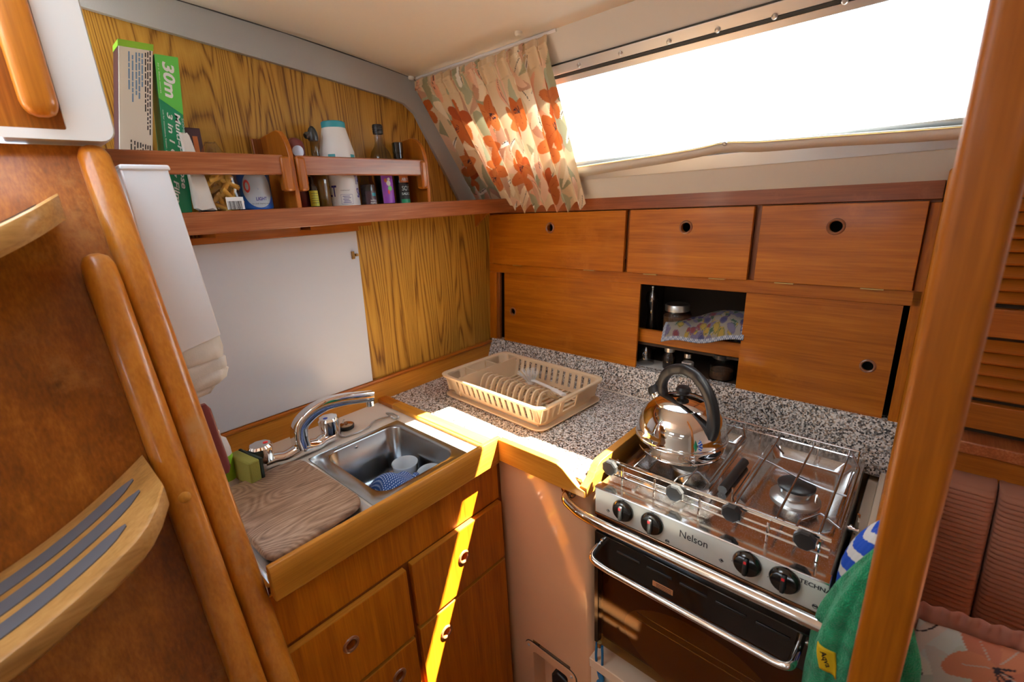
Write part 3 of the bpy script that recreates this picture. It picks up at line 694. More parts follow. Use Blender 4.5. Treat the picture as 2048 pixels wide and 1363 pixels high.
def tread(zend, xo, dep=0.205):
    yc, hw = -1.63, 0.355
    def zt(y): return zend - 0.112 + 0.112 * (abs(y - yc) / hw) ** 2.0
    mb = MB(); N = 40; L = []
    for i in range(N + 1):
        s = -1 + 2 * i / N; y = yc + hw * s
        e = 1 - abs(s); cut = 0.055 * max(0, 1 - e / 0.16) ** 2
        z = zt(y); xa = lx(z) + 0.002; xb = xa + dep - cut
        sec = [(xa, z), (xb - 0.010, z), (xb - 0.003, z - 0.003), (xb, z - 0.010), (xb, z - 0.030), (xb - 0.008, z - 0.038), (xa, z - 0.038)]
        L.append([(x, y, zz) for x, zz in sec])
    mb.hull_loop(L); t = mb.build('tread', 'tread_y', ld, sharp=35)
    for off in (0.050, 0.100, 0.150):
        g = MB(); n = 40; y0 = -1.300 - (0.030 if off > 0.1 else 0.0); y1 = 2 * yc - y0; L = []
        for i in range(n + 1):
            y = y0 + (y1 - y0) * i / n; e = min(i, n - i) / 1.5; w = 0.0160 * min(1, math.sqrt(max(0.05, e)))
            x = lx(zt(y)) + off; z = zt(y) + 0.0008; L.append([(x - w, y, z - 0.001), (x + w, y, z - 0.001), (x + w, y, z + 0.001), (x - w, y, z + 0.001)])
        g.hull_loop(L).build('grip_strip', 'strip_grey', t)
    return t
tread(0.262, 0); tread(0.695, 0)
# moulded white hatch surround above with the washboard and its grab handle
hs = thing('hatch_surround', 'white moulded companionway surround with a dark wooden washboard', 'hatch', (0.2, -1.6, 0.79))
fo = rrect(-2.05, -1.157, 0.790, 1.60, 0.022, 5); fi = rrect(-1.98, -1.224, 0.806, 1.45, 0.004, 5)
mb = MB(); X0 = 0.245
mb.hull_loop([[(X0 - 0.12, y, z) for y, z in fo], [(X0 - 0.008, y, z) for y, z in fo], [(X0, y * 0.992 - 0.0125, z) for y, z in fo], [(X0, y, z) for y, z in fi], [(X0 - 0.02, y, z) for y, z in fi]], caps=False)
mb.build('surround', 'gelcoat_white', hs, sharp=50)
box(X0 - 0.030, X0 - 0.008, -1.33, -1.195, 0.800, 1.10).build('washboard', 'ladder_z', hs)
mb = MB(); L = []
for z in list(np.linspace(0.8225, 0.85, 7)) + [0.9, 1.0, 1.10]:
    e = z - 0.8225; k = 1 if e > 0.027 else 0.3 + 0.7 * math.sqrt(max(0, 1 - (1 - e / 0.0275) ** 2))
    L.append([(X0 + 0.008 + b * k, -1.250 + a * k, z) for a, b in rrect(-0.024, 0.024, -0.016, 0.016, 0.014, 4)])
mb.hull_loop(L).build('grab_handle', 'ladder_rail', hs, sharp=60)

# ================================================================== things hanging by the ladder
fb = thing('fire_blanket_case', 'white plastic wall case with a slanting lower edge beside the ladder', 'case', (0.2, -1.12, 0.37))
cp = [(-1.1655, 0.745), (-1.0905, 0.745), (-1.068, 0.398), (-1.1655, 0.372)]
prism([(0.17, y, z) for y, z in cp], (0.072, 0, 0)).build('case', 'white_plastic', fb, bevel=0.003)
prism([(0.166, y, z) for y, z in [(-1.1665, 0.742), (-1.086, 0.742), (-1.088, 0.752), (-1.1665, 0.752)]], (0.079, 0, 0)).build('lid', 'white_plastic', fb, bevel=0.003)
mb = MB(); L = []
rz = random.Random(3)
for k, (z, w) in enumerate(((0.41, 0.050), (0.37, 0.052), (0.352, 0.0515), (0.349, 0.048), (0.345, 0.053), (0.325, 0.054), (0.3215, 0.050), (0.318, 0.053), (0.298, 0.048), (0.290, 0.038), (0.286, 0.028), (0.282, 0.030), (0.272, 0.024), (0.270, 0.012))):
    yc = -1.1185 + 0.0; L.append([(0.205 + b * 0.030 * w / 0.05 + 0.002 * math.sin(i * 1.3 + k), yc + a * w + 0.0015 * math.sin(i * 0.9 + 2 * k) - max(0, 0.30 - z) * 0.5, z - 0.25 * (yc + a * w + 1.07) * -0.6) for i, (a, b) in enumerate(rrect(-1, 1, -1, 1, 0.4, 5))])
fbk = mb.hull_loop(L).build('fire_blanket', 'blanket', sharp=60); tag(fbk, 'folded off-white cloth hanging out of the white wall case', 'blanket')
mb = MB(); L = []
for k, t in enumerate(np.linspace(0, 1, 14)):
    z = 0.262 - 0.172 * t; w = 0.011 + 0.010 * t - (0.006 if t > 0.97 else 0) - (0.006 if t < 0.03 else 0); yc = -1.1385 + 0.001 * t
    L.append([(0.262 + b * (0.006 + 0.004 * t), yc + a * w, z) for a, b in rrect(-1, 1, -1, 1, 0.5, 4)])
mp_ = mb.hull_loop(L).build('scraper', 'maroon', sharp=60); tag(mp_, 'maroon tapered plastic scraper hanging below the white cloth', 'scraper')
db = thing('washing_up_bottle', 'white and green washing-up liquid bottle behind the maroon scraper', 'bottle', (0.150, -1.107, 0.0))
lathe([(0.022, 0.0), (0.024, 0.004), (0.024, 0.10), (0.020, 0.125), (0.010, 0.135), (0.010, 0.15)], (0.150, -1.107, -0.002), 28).build('body', 'white_plastic', db)
lathe([(0.0245, 0.02), (0.0245, 0.085)], (0.150, -1.107, -0.002), 28, caps=False).build('label', 'lime', db)

# ================================================================== tap
tp = thing('mixer_tap', 'chrome mixer tap with an arched spout and faceted handles', 'tap', (0.15, -0.92, -0.003))
mb = MB()
P0, P1 = V(0.155, -1.010, 0.018), V(0.155, -0.832, 0.018)
bp = smooth_path([P0 + V(-0.002, -0.006, -0.002), P0 + V(0, 0.02, -0.001), (0.158, -0.965, 0.012), (0.16, -0.935, 0.017), (0.16, -0.918, 0.022), (0.16, -0.900, 0.017), (0.158, -0.872, 0.012), P1 + V(0, -0.02, -0.001), P1 + V(-0.002, 0.008, -0.002)], 6)
n = len(bp); mb.ribbon(bp, [0.034 + 0.010 * math.exp(-((i - n / 2) / 6) ** 2) for i in range(n)], [0.034 + 0.012 * math.exp(-((i - n / 2) / 6) ** 2) for i in range(n)], n=20, power=2.2)
mb.build('body', 'chrome', tp, sharp=60)
sp = smooth_path([(0.16, -0.918, 0.025), (0.16, -0.919, 0.060), (0.161, -0.910, 0.090), (0.164, -0.880, 0.113), (0.170, -0.838, 0.126), (0.178, -0.785, 0.124), (0.186, -0.735, 0.115), (0.1915, -0.700, 0.108)], 7)
n = len(sp); mb = MB(); mb.ribbon(sp, [0.040 - 0.008 * i / n for i in range(n)], [0.044 - 0.018 * min(1, i / n * 1.3) for i in range(n)], up=(1, 0.15, 0), n=20, power=4.5)
spo = mb.build('spout', 'chrome', tp, sharp=60)
e = sp[-1]; lathe([(0.0125, 0), (0.0125, 0.020), (0.0105, 0.022)], e + V(-0.004, -0.010, -0.008), 20, axis=(0, 0, -1)).build('nozzle', 'chrome', spo)
for (c, dot) in (((0.150, -1.017, 0.022), 'red_dot'), ((0.152, -0.828, 0.026), 'blue_dot')):
    c = V(c); mb = MB(); L = []
    for z, r in ((0.0, 0.020), (0.004, 0.0275), (0.036, 0.030), (0.045, 0.030), (0.051, 0.025), (0.052, 0.021)):
        L.append([c + V(r * (1 + 0.035 * math.cos(8 * a)) * math.cos(a), r * (1 + 0.035 * math.cos(8 * a)) * math.sin(a), z) for a in [2 * math.pi * k / 48 for k in range(48)]])
    h = mb.hull_loop(L).build('handle', 'chrome', tp, sharp=22)
    lathe([(0.0065, 0), (0.0065, 0.0012), (0.004, 0.0018)], c + V(0.004, 0.013 if dot == 'red_dot' else -0.010, 0.0515), 16).build('temperature_dot', dot, h)

# sponge behind the tap
sg = thing('sponge', 'green-yellow washing-up sponge with a dark scouring side by the tap', 'sponge', (0.19, -1.065, 0.0))
q = Matrix.Rotation(math.radians(10), 3, 'Z')
def rb(cx, cy_, pts, z0, h):
    return [V(cx, cy_, z0) + V(*(q @ Vector((a, b, 0)))) for a, b in pts]
prism(rb(0.185, -1.070, [(-0.05, -0.017), (0.05, -0.017), (0.05, 0.010), (-0.05, 0.010)], 0.012, 0), (0, 0.004, 0.062)).build('foam', 'sponge', sg, bevel=0.004)
prism(rb(0.185, -1.070, [(-0.05, 0.0103), (0.05, 0.0103), (0.05, 0.018), (-0.05, 0.018)], 0.012, 0), (0, 0.004, 0.062)).build('scouring_pad', 'scour', sg, bevel=0.002)

# plug with bead chain
pg = thing('sink_plug', 'round steel sink plug with a bead chain on the cream top', 'plug', (0.104, -0.754, -0.003))
lathe([(0.018, 0.0), (0.0225, 0.002), (0.0235, 0.010), (0.0235, 0.013)], (0.108, -0.757, -0.003), 28).build('stopper', 'rubber', pg)
lathe([(0.0215, 0.013), (0.0215, 0.0145), (0.006, 0.0165), (0.004, 0.021), (0, 0.022)], (0.108, -0.757, -0.003), 28).build('plate', 'flange_bronze', pg)
ch = [onz(u, v, 0.002) for u, v in ((690, 848), (682, 856), (680, 868), (690, 872), (705, 868), (725, 860), (738, 853), (746, 843), (760, 836), (778, 831), (773, 825), (785, 826), (797, 833), (790, 837), (782, 833))]
ch[0][2] = 0.020; cp_ = smooth_path(ch, 14); mb = MB(); mb.tube(cp_, [0.0033 if i % 2 else 0.0013 for i in range(len(cp_))], 6); mb.build('bead_chain', 'steel_satin', pg, sharp=80)

# ================================================================== chopping board, mugs and cloth in the sink
q2 = [(0.214, -0.944), (0.505, -0.930), (0.540, -0.962), (0.548, -1.0), (0.548, -1.14), (0.52, -1.185), (0.24, -1.185), (0.205, -1.16), (0.196, -0.965)]
cb = MB(); bo = fillet([(x, y, 0) for x, y in [(0.37, -0.938)] + [(0.522, -0.934), (0.548, -1.155), (0.205, -1.16), (0.200, -0.944)] + [(0.37, -0.938)]], 0.045, 6)[:-1]
cen = V(np.mean([p for p in bo], axis=0))
L = [[cen + (p - cen) * 0.975 + V(0, 0, 0.003) for p in bo], [p + V(0, 0, 0.008) for p in bo], [p + V(0, 0, 0.016) for p in bo], [cen + (p - cen) * 0.972 + V(0, 0, 0.021) for p in bo]]
cbo = cb.hull_loop(L).build('chopping_board', 'board_wood', sharp=50); tag(cbo, 'worn wooden chopping board with rounded corners covering a sink basin', 'chopping board')
def mug(c, lab, tilt=None):
    t = MB(); t.lathe([(0.0, 0.002), (0.026, 0.0), (0.029, 0.003), (0.035, 0.05), (0.0375, 0.080), (0.0385, 0.084), (0.0375, 0.085), (0.0355, 0.082), (0.033, 0.05), (0.027, 0.008), (0, 0.006)], (0, 0, 0), 40, caps=False)
    Rm = np.array(Matrix.Rotation(tilt[0], 3, 'X') @ Matrix.Rotation(tilt[1], 3, 'Y')) if tilt else np.eye(3)
    t.v = [tuple(Rm @ V(p) + V(c)) for p in t.v]; o = t.build('mug', 'mug', sharp=70); return tag(o, lab, 'mug')
mug((0.331, -0.706, -0.1495), 'white enamel mug standing upright in the sink')
mug((0.432, -0.690, -0.143), 'white enamel mug leaning behind the blue spotted cloth in the sink', (0.10, 0.10))
cl = MB(); nu, nv = 90, 70
def cloth(u, v):
    x = 0.325 + 0.180 * u + 0.02 * math.sin(3 * v); y = -0.850 + 0.125 * v + 0.02 * math.sin(2.2 * u * 3)
    z = -0.080 + 0.030 * math.sin(5.0 * u + 1.5 * v) * math.sin(3.2 * v + 0.5) + 0.020 * math.exp(-((u - 0.68) / 0.10) ** 2) + 0.010 * math.sin(11 * u - 6 * v)
    z += 0.030 * u
    e = min(u, v, 1 - u, 1 - v); z -= 0.02 * max(0, 1 - e / 0.12)
    return (x, y, max(z, -0.146))
cl.grid(cloth, nu * 2, nv * 2)
U, W = np.meshgrid(np.linspace(0, 1, nu * 2 + 1), np.linspace(0, 1, nv * 2 + 1)); gx = U * 34 + W * 5; gy = W * 24 - U * 6
dd = ((gx % 1) - 0.5) ** 2 + ((gy % 1) - 0.5) ** 2
cc = np.where((dd < 0.07)[..., None], np.array([0.50, 0.58, 0.75]), np.array([0.02, 0.07, 0.24])); cl.c = cc.reshape(-1, 3)
tag(cl.build('dish_cloth', 'fabric_print', sharp=80, solid=0.0015), 'crumpled blue dishcloth with white spots in the sink', 'cloth')

# ================================================================== dish rack
RA = math.radians(-3.2); RCN = V(0.402, -0.268, 0.0)
def rk(a, b, z): return RCN + V(a * math.cos(RA) - b * math.sin(RA), a * math.sin(RA) + b * math.cos(RA), z)
tray = MB(); L = []
for z, g in ((0.0005, -0.016), (0.002, -0.006), (0.009, 0.0), (0.0105, -0.001), (0.0105, -0.005), (0.0045, -0.012), (0.004, -0.03)):
    L.append([rk(a, b, z) for a, b in rrect(-0.232 - g, 0.236 + g, -0.158 - g, 0.158 + g, 0.035, 6)])
tray.hull_loop(L, caps=False); n = len(tray.v); k = len(L[0]); tray.f += [tuple(range(k)), tuple(range(n - k, n))]
tr_ = tray.build('drip_tray', 'rack', sharp=50); tag(tr_, 'flat beige drip tray under the dish rack', 'tray')
dr = thing('dish_rack', 'beige plastic dish rack with slotted sides on the worktop', 'dish rack', RCN + V(0, 0, 0.006))
bz0, bz1 = 0.008, 0.083
def sz(z): t = (z - bz0) / (bz1 - bz0); return 0.212 + 0.020 * t, 0.130 + 0.020 * t
def loop(z, g=0.0, r=0.03):
    A, B = sz(z); return [rk(a, b, z) for a, b in rrect(-A - g, A + g, -B - g, B + g, r, 5)]
bk_ = MB()
bk_.hull_loop([loop(bz1 - 0.008, 0.001), loop(bz1 - 0.010, 0.010), loop(bz1 - 0.002, 0.011), loop(bz1, 0.009), loop(bz1, 0.001), loop(bz1 - 0.004, -0.002)], caps=False)     # rim flange
bk_.hull_loop([loop(0.072), loop(0.080), loop(0.080, -0.003), loop(0.072, -0.003), loop(0.072)], caps=False)
bk_.hull_loop([loop(bz0), loop(0.024), loop(0.024, -0.003), loop(bz0 + 0.003, -0.003), loop(bz0)], caps=False)
def wallbar(a0, b0, a1, b1):
    pass
def slat(side, t, w, z0=0.022, z1=0.074):
    L = []
    for z in (z0, z1):
        A, B = sz(z)
        if side in 'fb':
            s = -1 if side == 'f' else 1; L.append([rk(t - w / 2, s * B, z), rk(t + w / 2, s * B, z), rk(t + w / 2, s * (B - 0.003), z), rk(t - w / 2, s * (B - 0.003), z)])
        else:
            s = -1 if side == 'l' else 1; L.append([rk(s * A, t - w / 2, z), rk(s * A, t + w / 2, z), rk(s * (A - 0.003), t + w / 2, z), rk(s * (A - 0.003), t - w / 2, z)])
    bk_.hull_loop(L)
NS = 15; pitch = 0.0268
for i in range(NS + 1):
    t = -0.201 + i * pitch
    slat('f', t, 0.016); slat('b', t, 0.016)
slat('f', -0.197, 0.036); slat('b', -0.197, 0.03); slat('f', 0.200, 0.02)
for i in range(9):
    t = -0.122 + i * 0.0265
    if -0.03 < t < 0.03: continue
    slat('r', t, 0.018)
slat('r', -0.10, 0.07); slat('r', 0.085, 0.10)
for t in (-0.11, 0.11): slat('l', t, 0.06)
slat('l', 0.0, 0.26)
# corners
for sa in (-1, 1):
    for sb in (-1, 1):
        L = []
        for z in (0.022, 0.074):
            A, B = sz(z); r = 0.03; arc = [(sa * (A - r + r * math.sin(a)), sb * (B - r + r * math.cos(a))) for a in np.linspace(0, math.pi / 2, 7)]
            ar2 = [(sa * (A - r + (r - 0.003) * math.sin(a)), sb * (B - r + (r - 0.003) * math.cos(a))) for a in np.linspace(math.pi / 2, 0, 7)]
            L.append([rk(a, b, z) for a, b in arc + ar2])
        bk_.hull_loop(L)
# floor grid
for i in range(17): t = -0.15 + i * 0.0217; bk_.prism([rk(t, -0.13, bz0), rk(t + 0.006, -0.13, bz0), rk(t + 0.006, 0.13, bz0), rk(t, 0.13, bz0)], (0, 0, 0.004))
for t in (-0.085, 0.0, 0.085): bk_.prism([rk(-0.20, t - 0.004, bz0), rk(0.20, t - 0.004, bz0), rk(0.20, t + 0.004, bz0), rk(-0.20, t + 0.004, bz0)], (0, 0, 0.003))
bk_.build('basket', 'rack', dr, sharp=35)
cm = MB()
cm.prism([rk(-0.158, -0.138, 0.010), rk(-0.154, -0.138, 0.010), rk(-0.154, 0.138, 0.010), rk(-0.158, 0.138, 0.010)], (0, 0, 0.068))
for t in (-0.052, 0.045): cm.prism([rk(-0.222, t - 0.002, 0.010), rk(-0.156, t - 0.002, 0.010), rk(-0.156, t + 0.002, 0.010), rk(-0.222, t + 0.002, 0.010)], (0, 0, 0.068))
cm.prism([rk(-0.212, -0.13, 0.010), rk(-0.156, -0.13, 0.010), rk(-0.156, 0.13, 0.010), rk(-0.212, 0.13, 0.010)], (0, 0, 0.003))
cm.build('cutlery_holder', 'rack', dr)
for i in range(11):
    a = -0.112 + i * 0.0265
    path = smooth_path([(-0.084, 0.012), (-0.078, 0.050), (-0.062, 0.076), (-0.036, 0.078), (-0.016, 0.062), (0.000, 0.042), (0.016, 0.028), (0.040, 0.016)], 3)
    mb = MB(); mb.hull_loop([[rk(a - 0.0030, b, z), rk(a + 0.0030, b, z), rk(a + 0.0030, b + 0.014, z - 0.003), rk(a - 0.0030, b + 0.014, z - 0.003)] for b, z in path]); mb.build('plate_rib', 'rack', dr, sharp=30)
db_ = thing('dish_brush', 'white-bristled dish brush lying in the beige rack', 'brush', rk(0.02, 0.04, 0.03))
hp = smooth_path([rk(0.012, 0.052, 0.052), rk(0.06, 0.045, 0.052), rk(0.12, 0.030, 0.055), rk(0.19, 0.006, 0.060)], 6); mb = MB()
mb.ribbon(hp, [0.014 + 0.006 * (i > 12) for i in range(len(hp))], [0.008] * len(hp), n=12); mb.build('handle', 'brush_white', db_, sharp=60)
mb = MB(); rr = random.Random(5)
for i in range(110):
    a = rr.uniform(0, 2 * math.pi); rad = 0.014 * math.sqrt(rr.random()); b0 = rk(0.000 + rad * math.cos(a), 0.055 + rad * math.sin(a), 0.046)
    sp_ = 1.9; b1 = b0 + V(rad * math.cos(a + RA) * sp_ - 0.010, rad * math.sin(a + RA) * sp_, 0.034 + rr.uniform(-0.003, 0.003)); mb.tube([b0, (b0 + b1) / 2 + V(0, 0, 0.002), b1], 0.0006, 4)
b_ = mb.build('bristles', 'brush_white', db_); b_['kind'] = 'stuff'
lathe([(0.016, 0), (0.017, 0.004), (0.016, 0.010)], rk(0.0, 0.055, 0.037), 20).build('head', 'brush_white', db_)

# ================================================================== stove
SX0, SX1, SYF, SYB = 0.883, 1.342, -0.549, -0.058
sv = thing('gas_stove', 'stainless steel two-burner galley stove with a glass oven door', 'stove', (1.116, -0.3, -0.475))
wells = [(0.905, 1.092, -0.415, -0.095), (1.142, 1.327, -0.415, -0.095)]
hb = MB(); HZ = -0.004
for x0, x1, y0, y1 in ((SX0, SX1, SYF, -0.415), (SX0, SX1, -0.095, SYB), (SX0, 0.905, -0.415, -0.095), (1.092, 1.142, -0.415, -0.095), (1.327, SX1, -0.415, -0.095)):
    hb.box(x0, x1, y0, y1, HZ - 0.006, HZ)
for w in wells:
    def wl_(g, z, r): return [(x, y, z) for x, y in rrect(w[0] + g, w[1] - g, w[2] + g, w[3] - g, r, 5)]
    hb.hull_loop([wl_(-0.004, HZ - 0.0005, 0.004), wl_(0.0, HZ + 0.0015, 0.020), wl_(0.004, HZ + 0.001, 0.022), wl_(0.020, HZ - 0.019, 0.02), wl_(0.026, HZ - 0.021, 0.016)], caps=False)
    nn_ = len(hb.v); kk = 24; hb.f.append(tuple(range(nn_ - kk, nn_)))
hb.build('hob_plate', 'hob_steel', sv, sharp=40)
for cx, cy_ in ((0.998, -0.285), (1.240, -0.285)):
    bn = lathe([(0.050, 0), (0.050, 0.004), (0.040, 0.010), (0.036, 0.012)], (cx, cy_, HZ - 0.021), 40).build('burner', 'steel_satin', sv)
    lathe([(0.032, 0.0), (0.033, 0.012), (0.034, 0.016)], (cx, cy_, HZ - 0.009), 36).build('burner_ring', 'steel', bn)
    lathe([(0.034, 0.0), (0.0375, 0.002), (0.0375, 0.007), (0.033, 0.010), (0, 0.011)], (cx, cy_, HZ + 0.0072), 36).build('burner_cap', 'black_plastic', bn)
    tube([(cx + 0.041, cy_ - 0.010, HZ - 0.01), (cx + 0.041, cy_ - 0.010, HZ + 0.012)], 0.0025, 8).build('igniter', 'steel', bn)
# control panel
PLF = Plane((0, SYF, 0), (1, 0, 0), (0, 0, 1), (0, -1, 0))
pa = PLF.board(SX0, SX1 + 0.004, -0.068, -0.001, -0.012, 0.003).build('control_panel', 'panel_steel', sv, bevel=0.0015)
PLF.board(SX0, SX1 + 0.004, -0.0008, 0.003, -0.02, 0.006).build('panel_edge', 'steel', sv, bevel=0.001)
PLF.board(SX0, SX1 + 0.004, -0.074, -0.0685, -0.01, 0.005).build('panel_edge', 'flange_bronze', sv, bevel=0.001)
for kx, kz in ((0.957, -0.032), (1.027, -0.032), (1.218, -0.028), (1.281, -0.028)):
    c = PLF.p(kx, kz, 0.003)
    kb = lathe([(0.0255, 0), (0.0255, 0.004), (0.0220, 0.010), (0.0205, 0.011), (0.0, 0.011)], c, 36, axis=(0, -1, 0)).build('control_knob', 'black_gloss', sv, sharp=30)
    PLF.board(kx - 0.0042, kx + 0.0042, kz - 0.018, kz + 0.018, 0.0135, 0.022).build('grip', 'rubber', kb, bevel=0.003)
    PLF.board(kx - 0.0024, kx + 0.0024, kz + 0.0105, kz + 0.0160, 0.0220, 0.0226).build('pointer_mark', 'red_dot', kb)
    PLF.ring(kx, kz + 0.0285, 0.0024, 0.0005, 0.0032, n=14).build('scale_mark', 'ink', pa)
    mb = MB()
    for a in (200, 225, 250, 275): mb.lathe([(0.0008, 0), (0.0008, 0.0004)], PLF.p(kx + 0.0285 * math.cos(math.radians(a)), kz + 0.0285 * math.sin(math.radians(a)), 0.003), 8, axis=(0, -1, 0))
    mb.build('scale_mark', 'ink', pa)
for kx, kz, sq in ((0.9185, -0.0505, 1), (1.062, -0.0605, 0), (1.172, -0.048, 1), (1.331, -0.056, 0)):
    PLF.ring(kx, kz, 0.0042, 0.0006, 0.0032, n=4 if sq else 12).build('symbol', 'ink', pa)
    PLF.board(kx - 0.0012 if sq else kx - 0.0035, kx + 0.0025 if sq else kx + 0.0035, kz - 0.001, kz + 0.002, 0.003, 0.0034).build('symbol', 'ink', pa)
lettering('Nelson', PLF.p(1.0875, -0.0345, 0.0032), (1, 0, 0), (0, 0, 1), 0.0175, 'ink', pa, width=0.058, bold=0.006)
lettering('TECHNA', PLF.p(1.3025, -0.019, 0.0032), (1, 0, 0), (0, 0, 1), 0.0085, 'ink', pa, width=0.048, bold=0.03)
# oven
ob = MB(); ob.box(SX0, SX0 + 0.004, SYF + 0.02, SYB, -0.468, -0.006); ob.box(SX1 - 0.004, SX1, SYF + 0.02, SYB, -0.468, -0.006); ob.box(SX0, SX1, SYB - 0.004, SYB, -0.468, -0.006); ob.box(SX0, SX1, SYF + 0.02, SYB, -0.468, -0.460)
ob.build('oven_body', 'steel_satin', sv)
oc = MB(); oc.box(SX0 + 0.03, SX1 - 0.03, SYF + 0.06, SYF + 0.065, -0.455, -0.09)
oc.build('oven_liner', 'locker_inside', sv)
PLF.board(SX0, SX1 + 0.004, -0.125, -0.075, -0.015, -0.004).build('vent_strip', 'black_gloss', sv)
dor = PLF.board(SX0, SX1 + 0.004, -0.205, -0.122, -0.012, 0.006).build('oven_door', 'black_gloss', sv, bevel=0.002)
for (a0, a1, b0, b1) in ((SX0, SX0 + 0.010, -0.466, -0.205), (SX1 - 0.006, SX1 + 0.004, -0.466, -0.205)):
    PLF.board(a0, a1, b0, b1, -0.012, 0.006).build('door_frame', 'black_gloss', dor)
PLF.board(SX0 + 0.01, SX1 - 0.006, -0.466, -0.205, -0.001, 0.004).build('door_glass', 'oven_glass', dor)
PLF.board(SX0 + 0.01, SX1 - 0.006, -0.466, -0.205, -0.022, -0.020).build('inner_sheet', 'oven_inner', dor)
mb = MB(); mb.prism([PLF.p(1.13 + 0.175 * math.cos(a), -0.375 + 0.105 * math.sin(a), -0.0195) for a in np.linspace(0, 2 * math.pi, 49)[:-1]], (0, -0.002, 0)); mb.build('oval_window', 'oven_oval', dor)
for zz in (-0.315, -0.335): tube([PLF.p(0.99, zz, -0.014), PLF.p(1.29, zz, -0.014)], 0.0015, 6).build('oven_shelf_wire', 'chrome', dor)
for i, a in enumerate((0.945, 1.02, 1.095, 1.17, 1.245)): PLF.board(a, a + 0.058, -0.150, -0.145, 0.006, 0.0085).build('vent_slot', 'black_plastic', dor, bevel=0.001)
for xx in (0.905, 1.33): lathe([(0.004, 0), (0.004, 0.002), (0.002, 0.003)], PLF.p(xx, -0.137, 0.006), 12, axis=(0, -1, 0)).build('screw', 'steel', dor)
PLF.board(1.035, 1.082, -0.190, -0.176, 0.006, 0.0075).build('rating_plate', 'orange_tag', dor, bevel=0.001)
mb = MB()
for r_ in range(3): PLF.board(1.044, 1.079, -0.180 - r_ * 0.004, -0.1788 - r_ * 0.004, 0.0075, 0.0078, mb=mb)
mb.build('plate_print', 'ink', dor)
hp = fillet([PLF.p(0.900, -0.150, 0.0), PLF.p(0.903, -0.152, 0.060), PLF.p(0.945, -0.158, 0.062), PLF.p(1.298, -0.158, 0.062), PLF.p(1.316, -0.152, 0.060), PLF.p(1.318, -0.150, 0.0)], 0.03, 7)
tube(hp, 0.0075, 14).build('oven_handle', 'chrome', dor, sharp=60)
# pan supports and fiddle rails
ps = MB(); ZR = 0.030
def rod(pts, r=0.0024, fil=0.006): return tube(fillet(pts, fil, 4) if len(pts) > 2 else pts, r, 8)
for x in (0.936, 1.055, 1.165, 1.240, 1.312):
    rod([(x, -0.470, ZR - 0.004), (x, -0.465, ZR), (x, -0.125, ZR), (x, -0.115, ZR + 0.016)]).build('pan_support_rod', 'rod_steel', sv, sharp=60)
for cx in (0.998, 1.240):
    rod([(cx - 0.092, -0.245, ZR - 0.002), (cx - 0.045, -0.262, ZR - 0.002), (cx, -0.285, ZR - 0.003), (cx + 0.05, -0.298, ZR - 0.002), (cx + 0.092, -0.300, ZR - 0.002)], 0.0022, 0.02).build('pan_support_rod', 'rod_steel', sv, sharp=60)
    rod([(cx + 0.098, -0.420, ZR - 0.004), (cx + 0.062, -0.390, ZR - 0.004), (cx + 0.035, -0.440, ZR - 0.004), (cx + 0.035, -0.470, ZR - 0.004)]).build('pan_support_rod', 'rod_steel', sv, sharp=60)
    rod([(cx - 0.075, -0.110, ZR + 0.012), (cx - 0.075, -0.155, ZR - 0.004), (cx - 0.050, -0.190, ZR - 0.004)]).build('pan_support_rod', 'rod_steel', sv, sharp=60)
    rod([(cx + 0.075, -0.115, ZR + 0.012), (cx + 0.098, -0.165, ZR - 0.004), (cx + 0.098, -0.420, ZR - 0.004)]).build('pan_support_rod', 'rod_steel', sv, sharp=60)
for z, y in ((0.047, -0.120), (0.031, -0.122)):
    rod([(0.893, y, z), (1.330, y, z)], 0.0022).build('back_fiddle_rail', 'chrome', sv)
for z, y in ((0.049, -0.498), (0.040, -0.490), (0.024, -0.494), (0.015, -0.502)):
    rod([(0.888, y, z), (1.334, y, z)], 0.0024).build('front_fiddle_rail', 'chrome', sv)
for x in (0.893, 1.330):
    rod([(x, -0.120, 0.047), (x, -0.122, 0.0)], 0.0022).build('rail_upright', 'chrome', sv)
for x in (0.925, 1.005, 1.105, 1.235, 1.318):
    rod([(x, -0.500, 0.040), (x, -0.502, -0.002)], 0.0026).build('rail_upright', 'chrome', sv)
for x, y in ((1.145, -0.420), (1.120, -0.118), (1.250, -0.118)): rod([(x, y, 0.034), (x, y, -0.004)], 0.002).build('rail_upright', 'chrome', sv)
for kx, kz in ((0.900, 0.038), (1.057, 0.036), (1.172, 0.040), (1.297, 0.041)):
    c = V(kx, -0.508, kz); mb = MB()
    L = [[c + V(r * math.cos(a), d, r * math.sin(a)) for a in [2 * math.pi * (k + 0.5) / 8 for k in range(8)]] for d, r in ((0.002, 0.015), (-0.002, 0.0192), (-0.011, 0.0192), (-0.014, 0.0165))]
    ck = mb.hull_loop(L).build('clamp_knob', 'black_plastic', sv, sharp=20)
    tube([c + V(0, 0.002, 0), c + V(0, 0.016, 0)], 0.004, 10).build('clamp_stem', 'steel', ck)
rd = rod([(1.117, -0.395, 0.004), (1.121, -0.250, 0.006)], 0.0105); rd.build('rod_grip', 'black_plastic', sv, sharp=60)
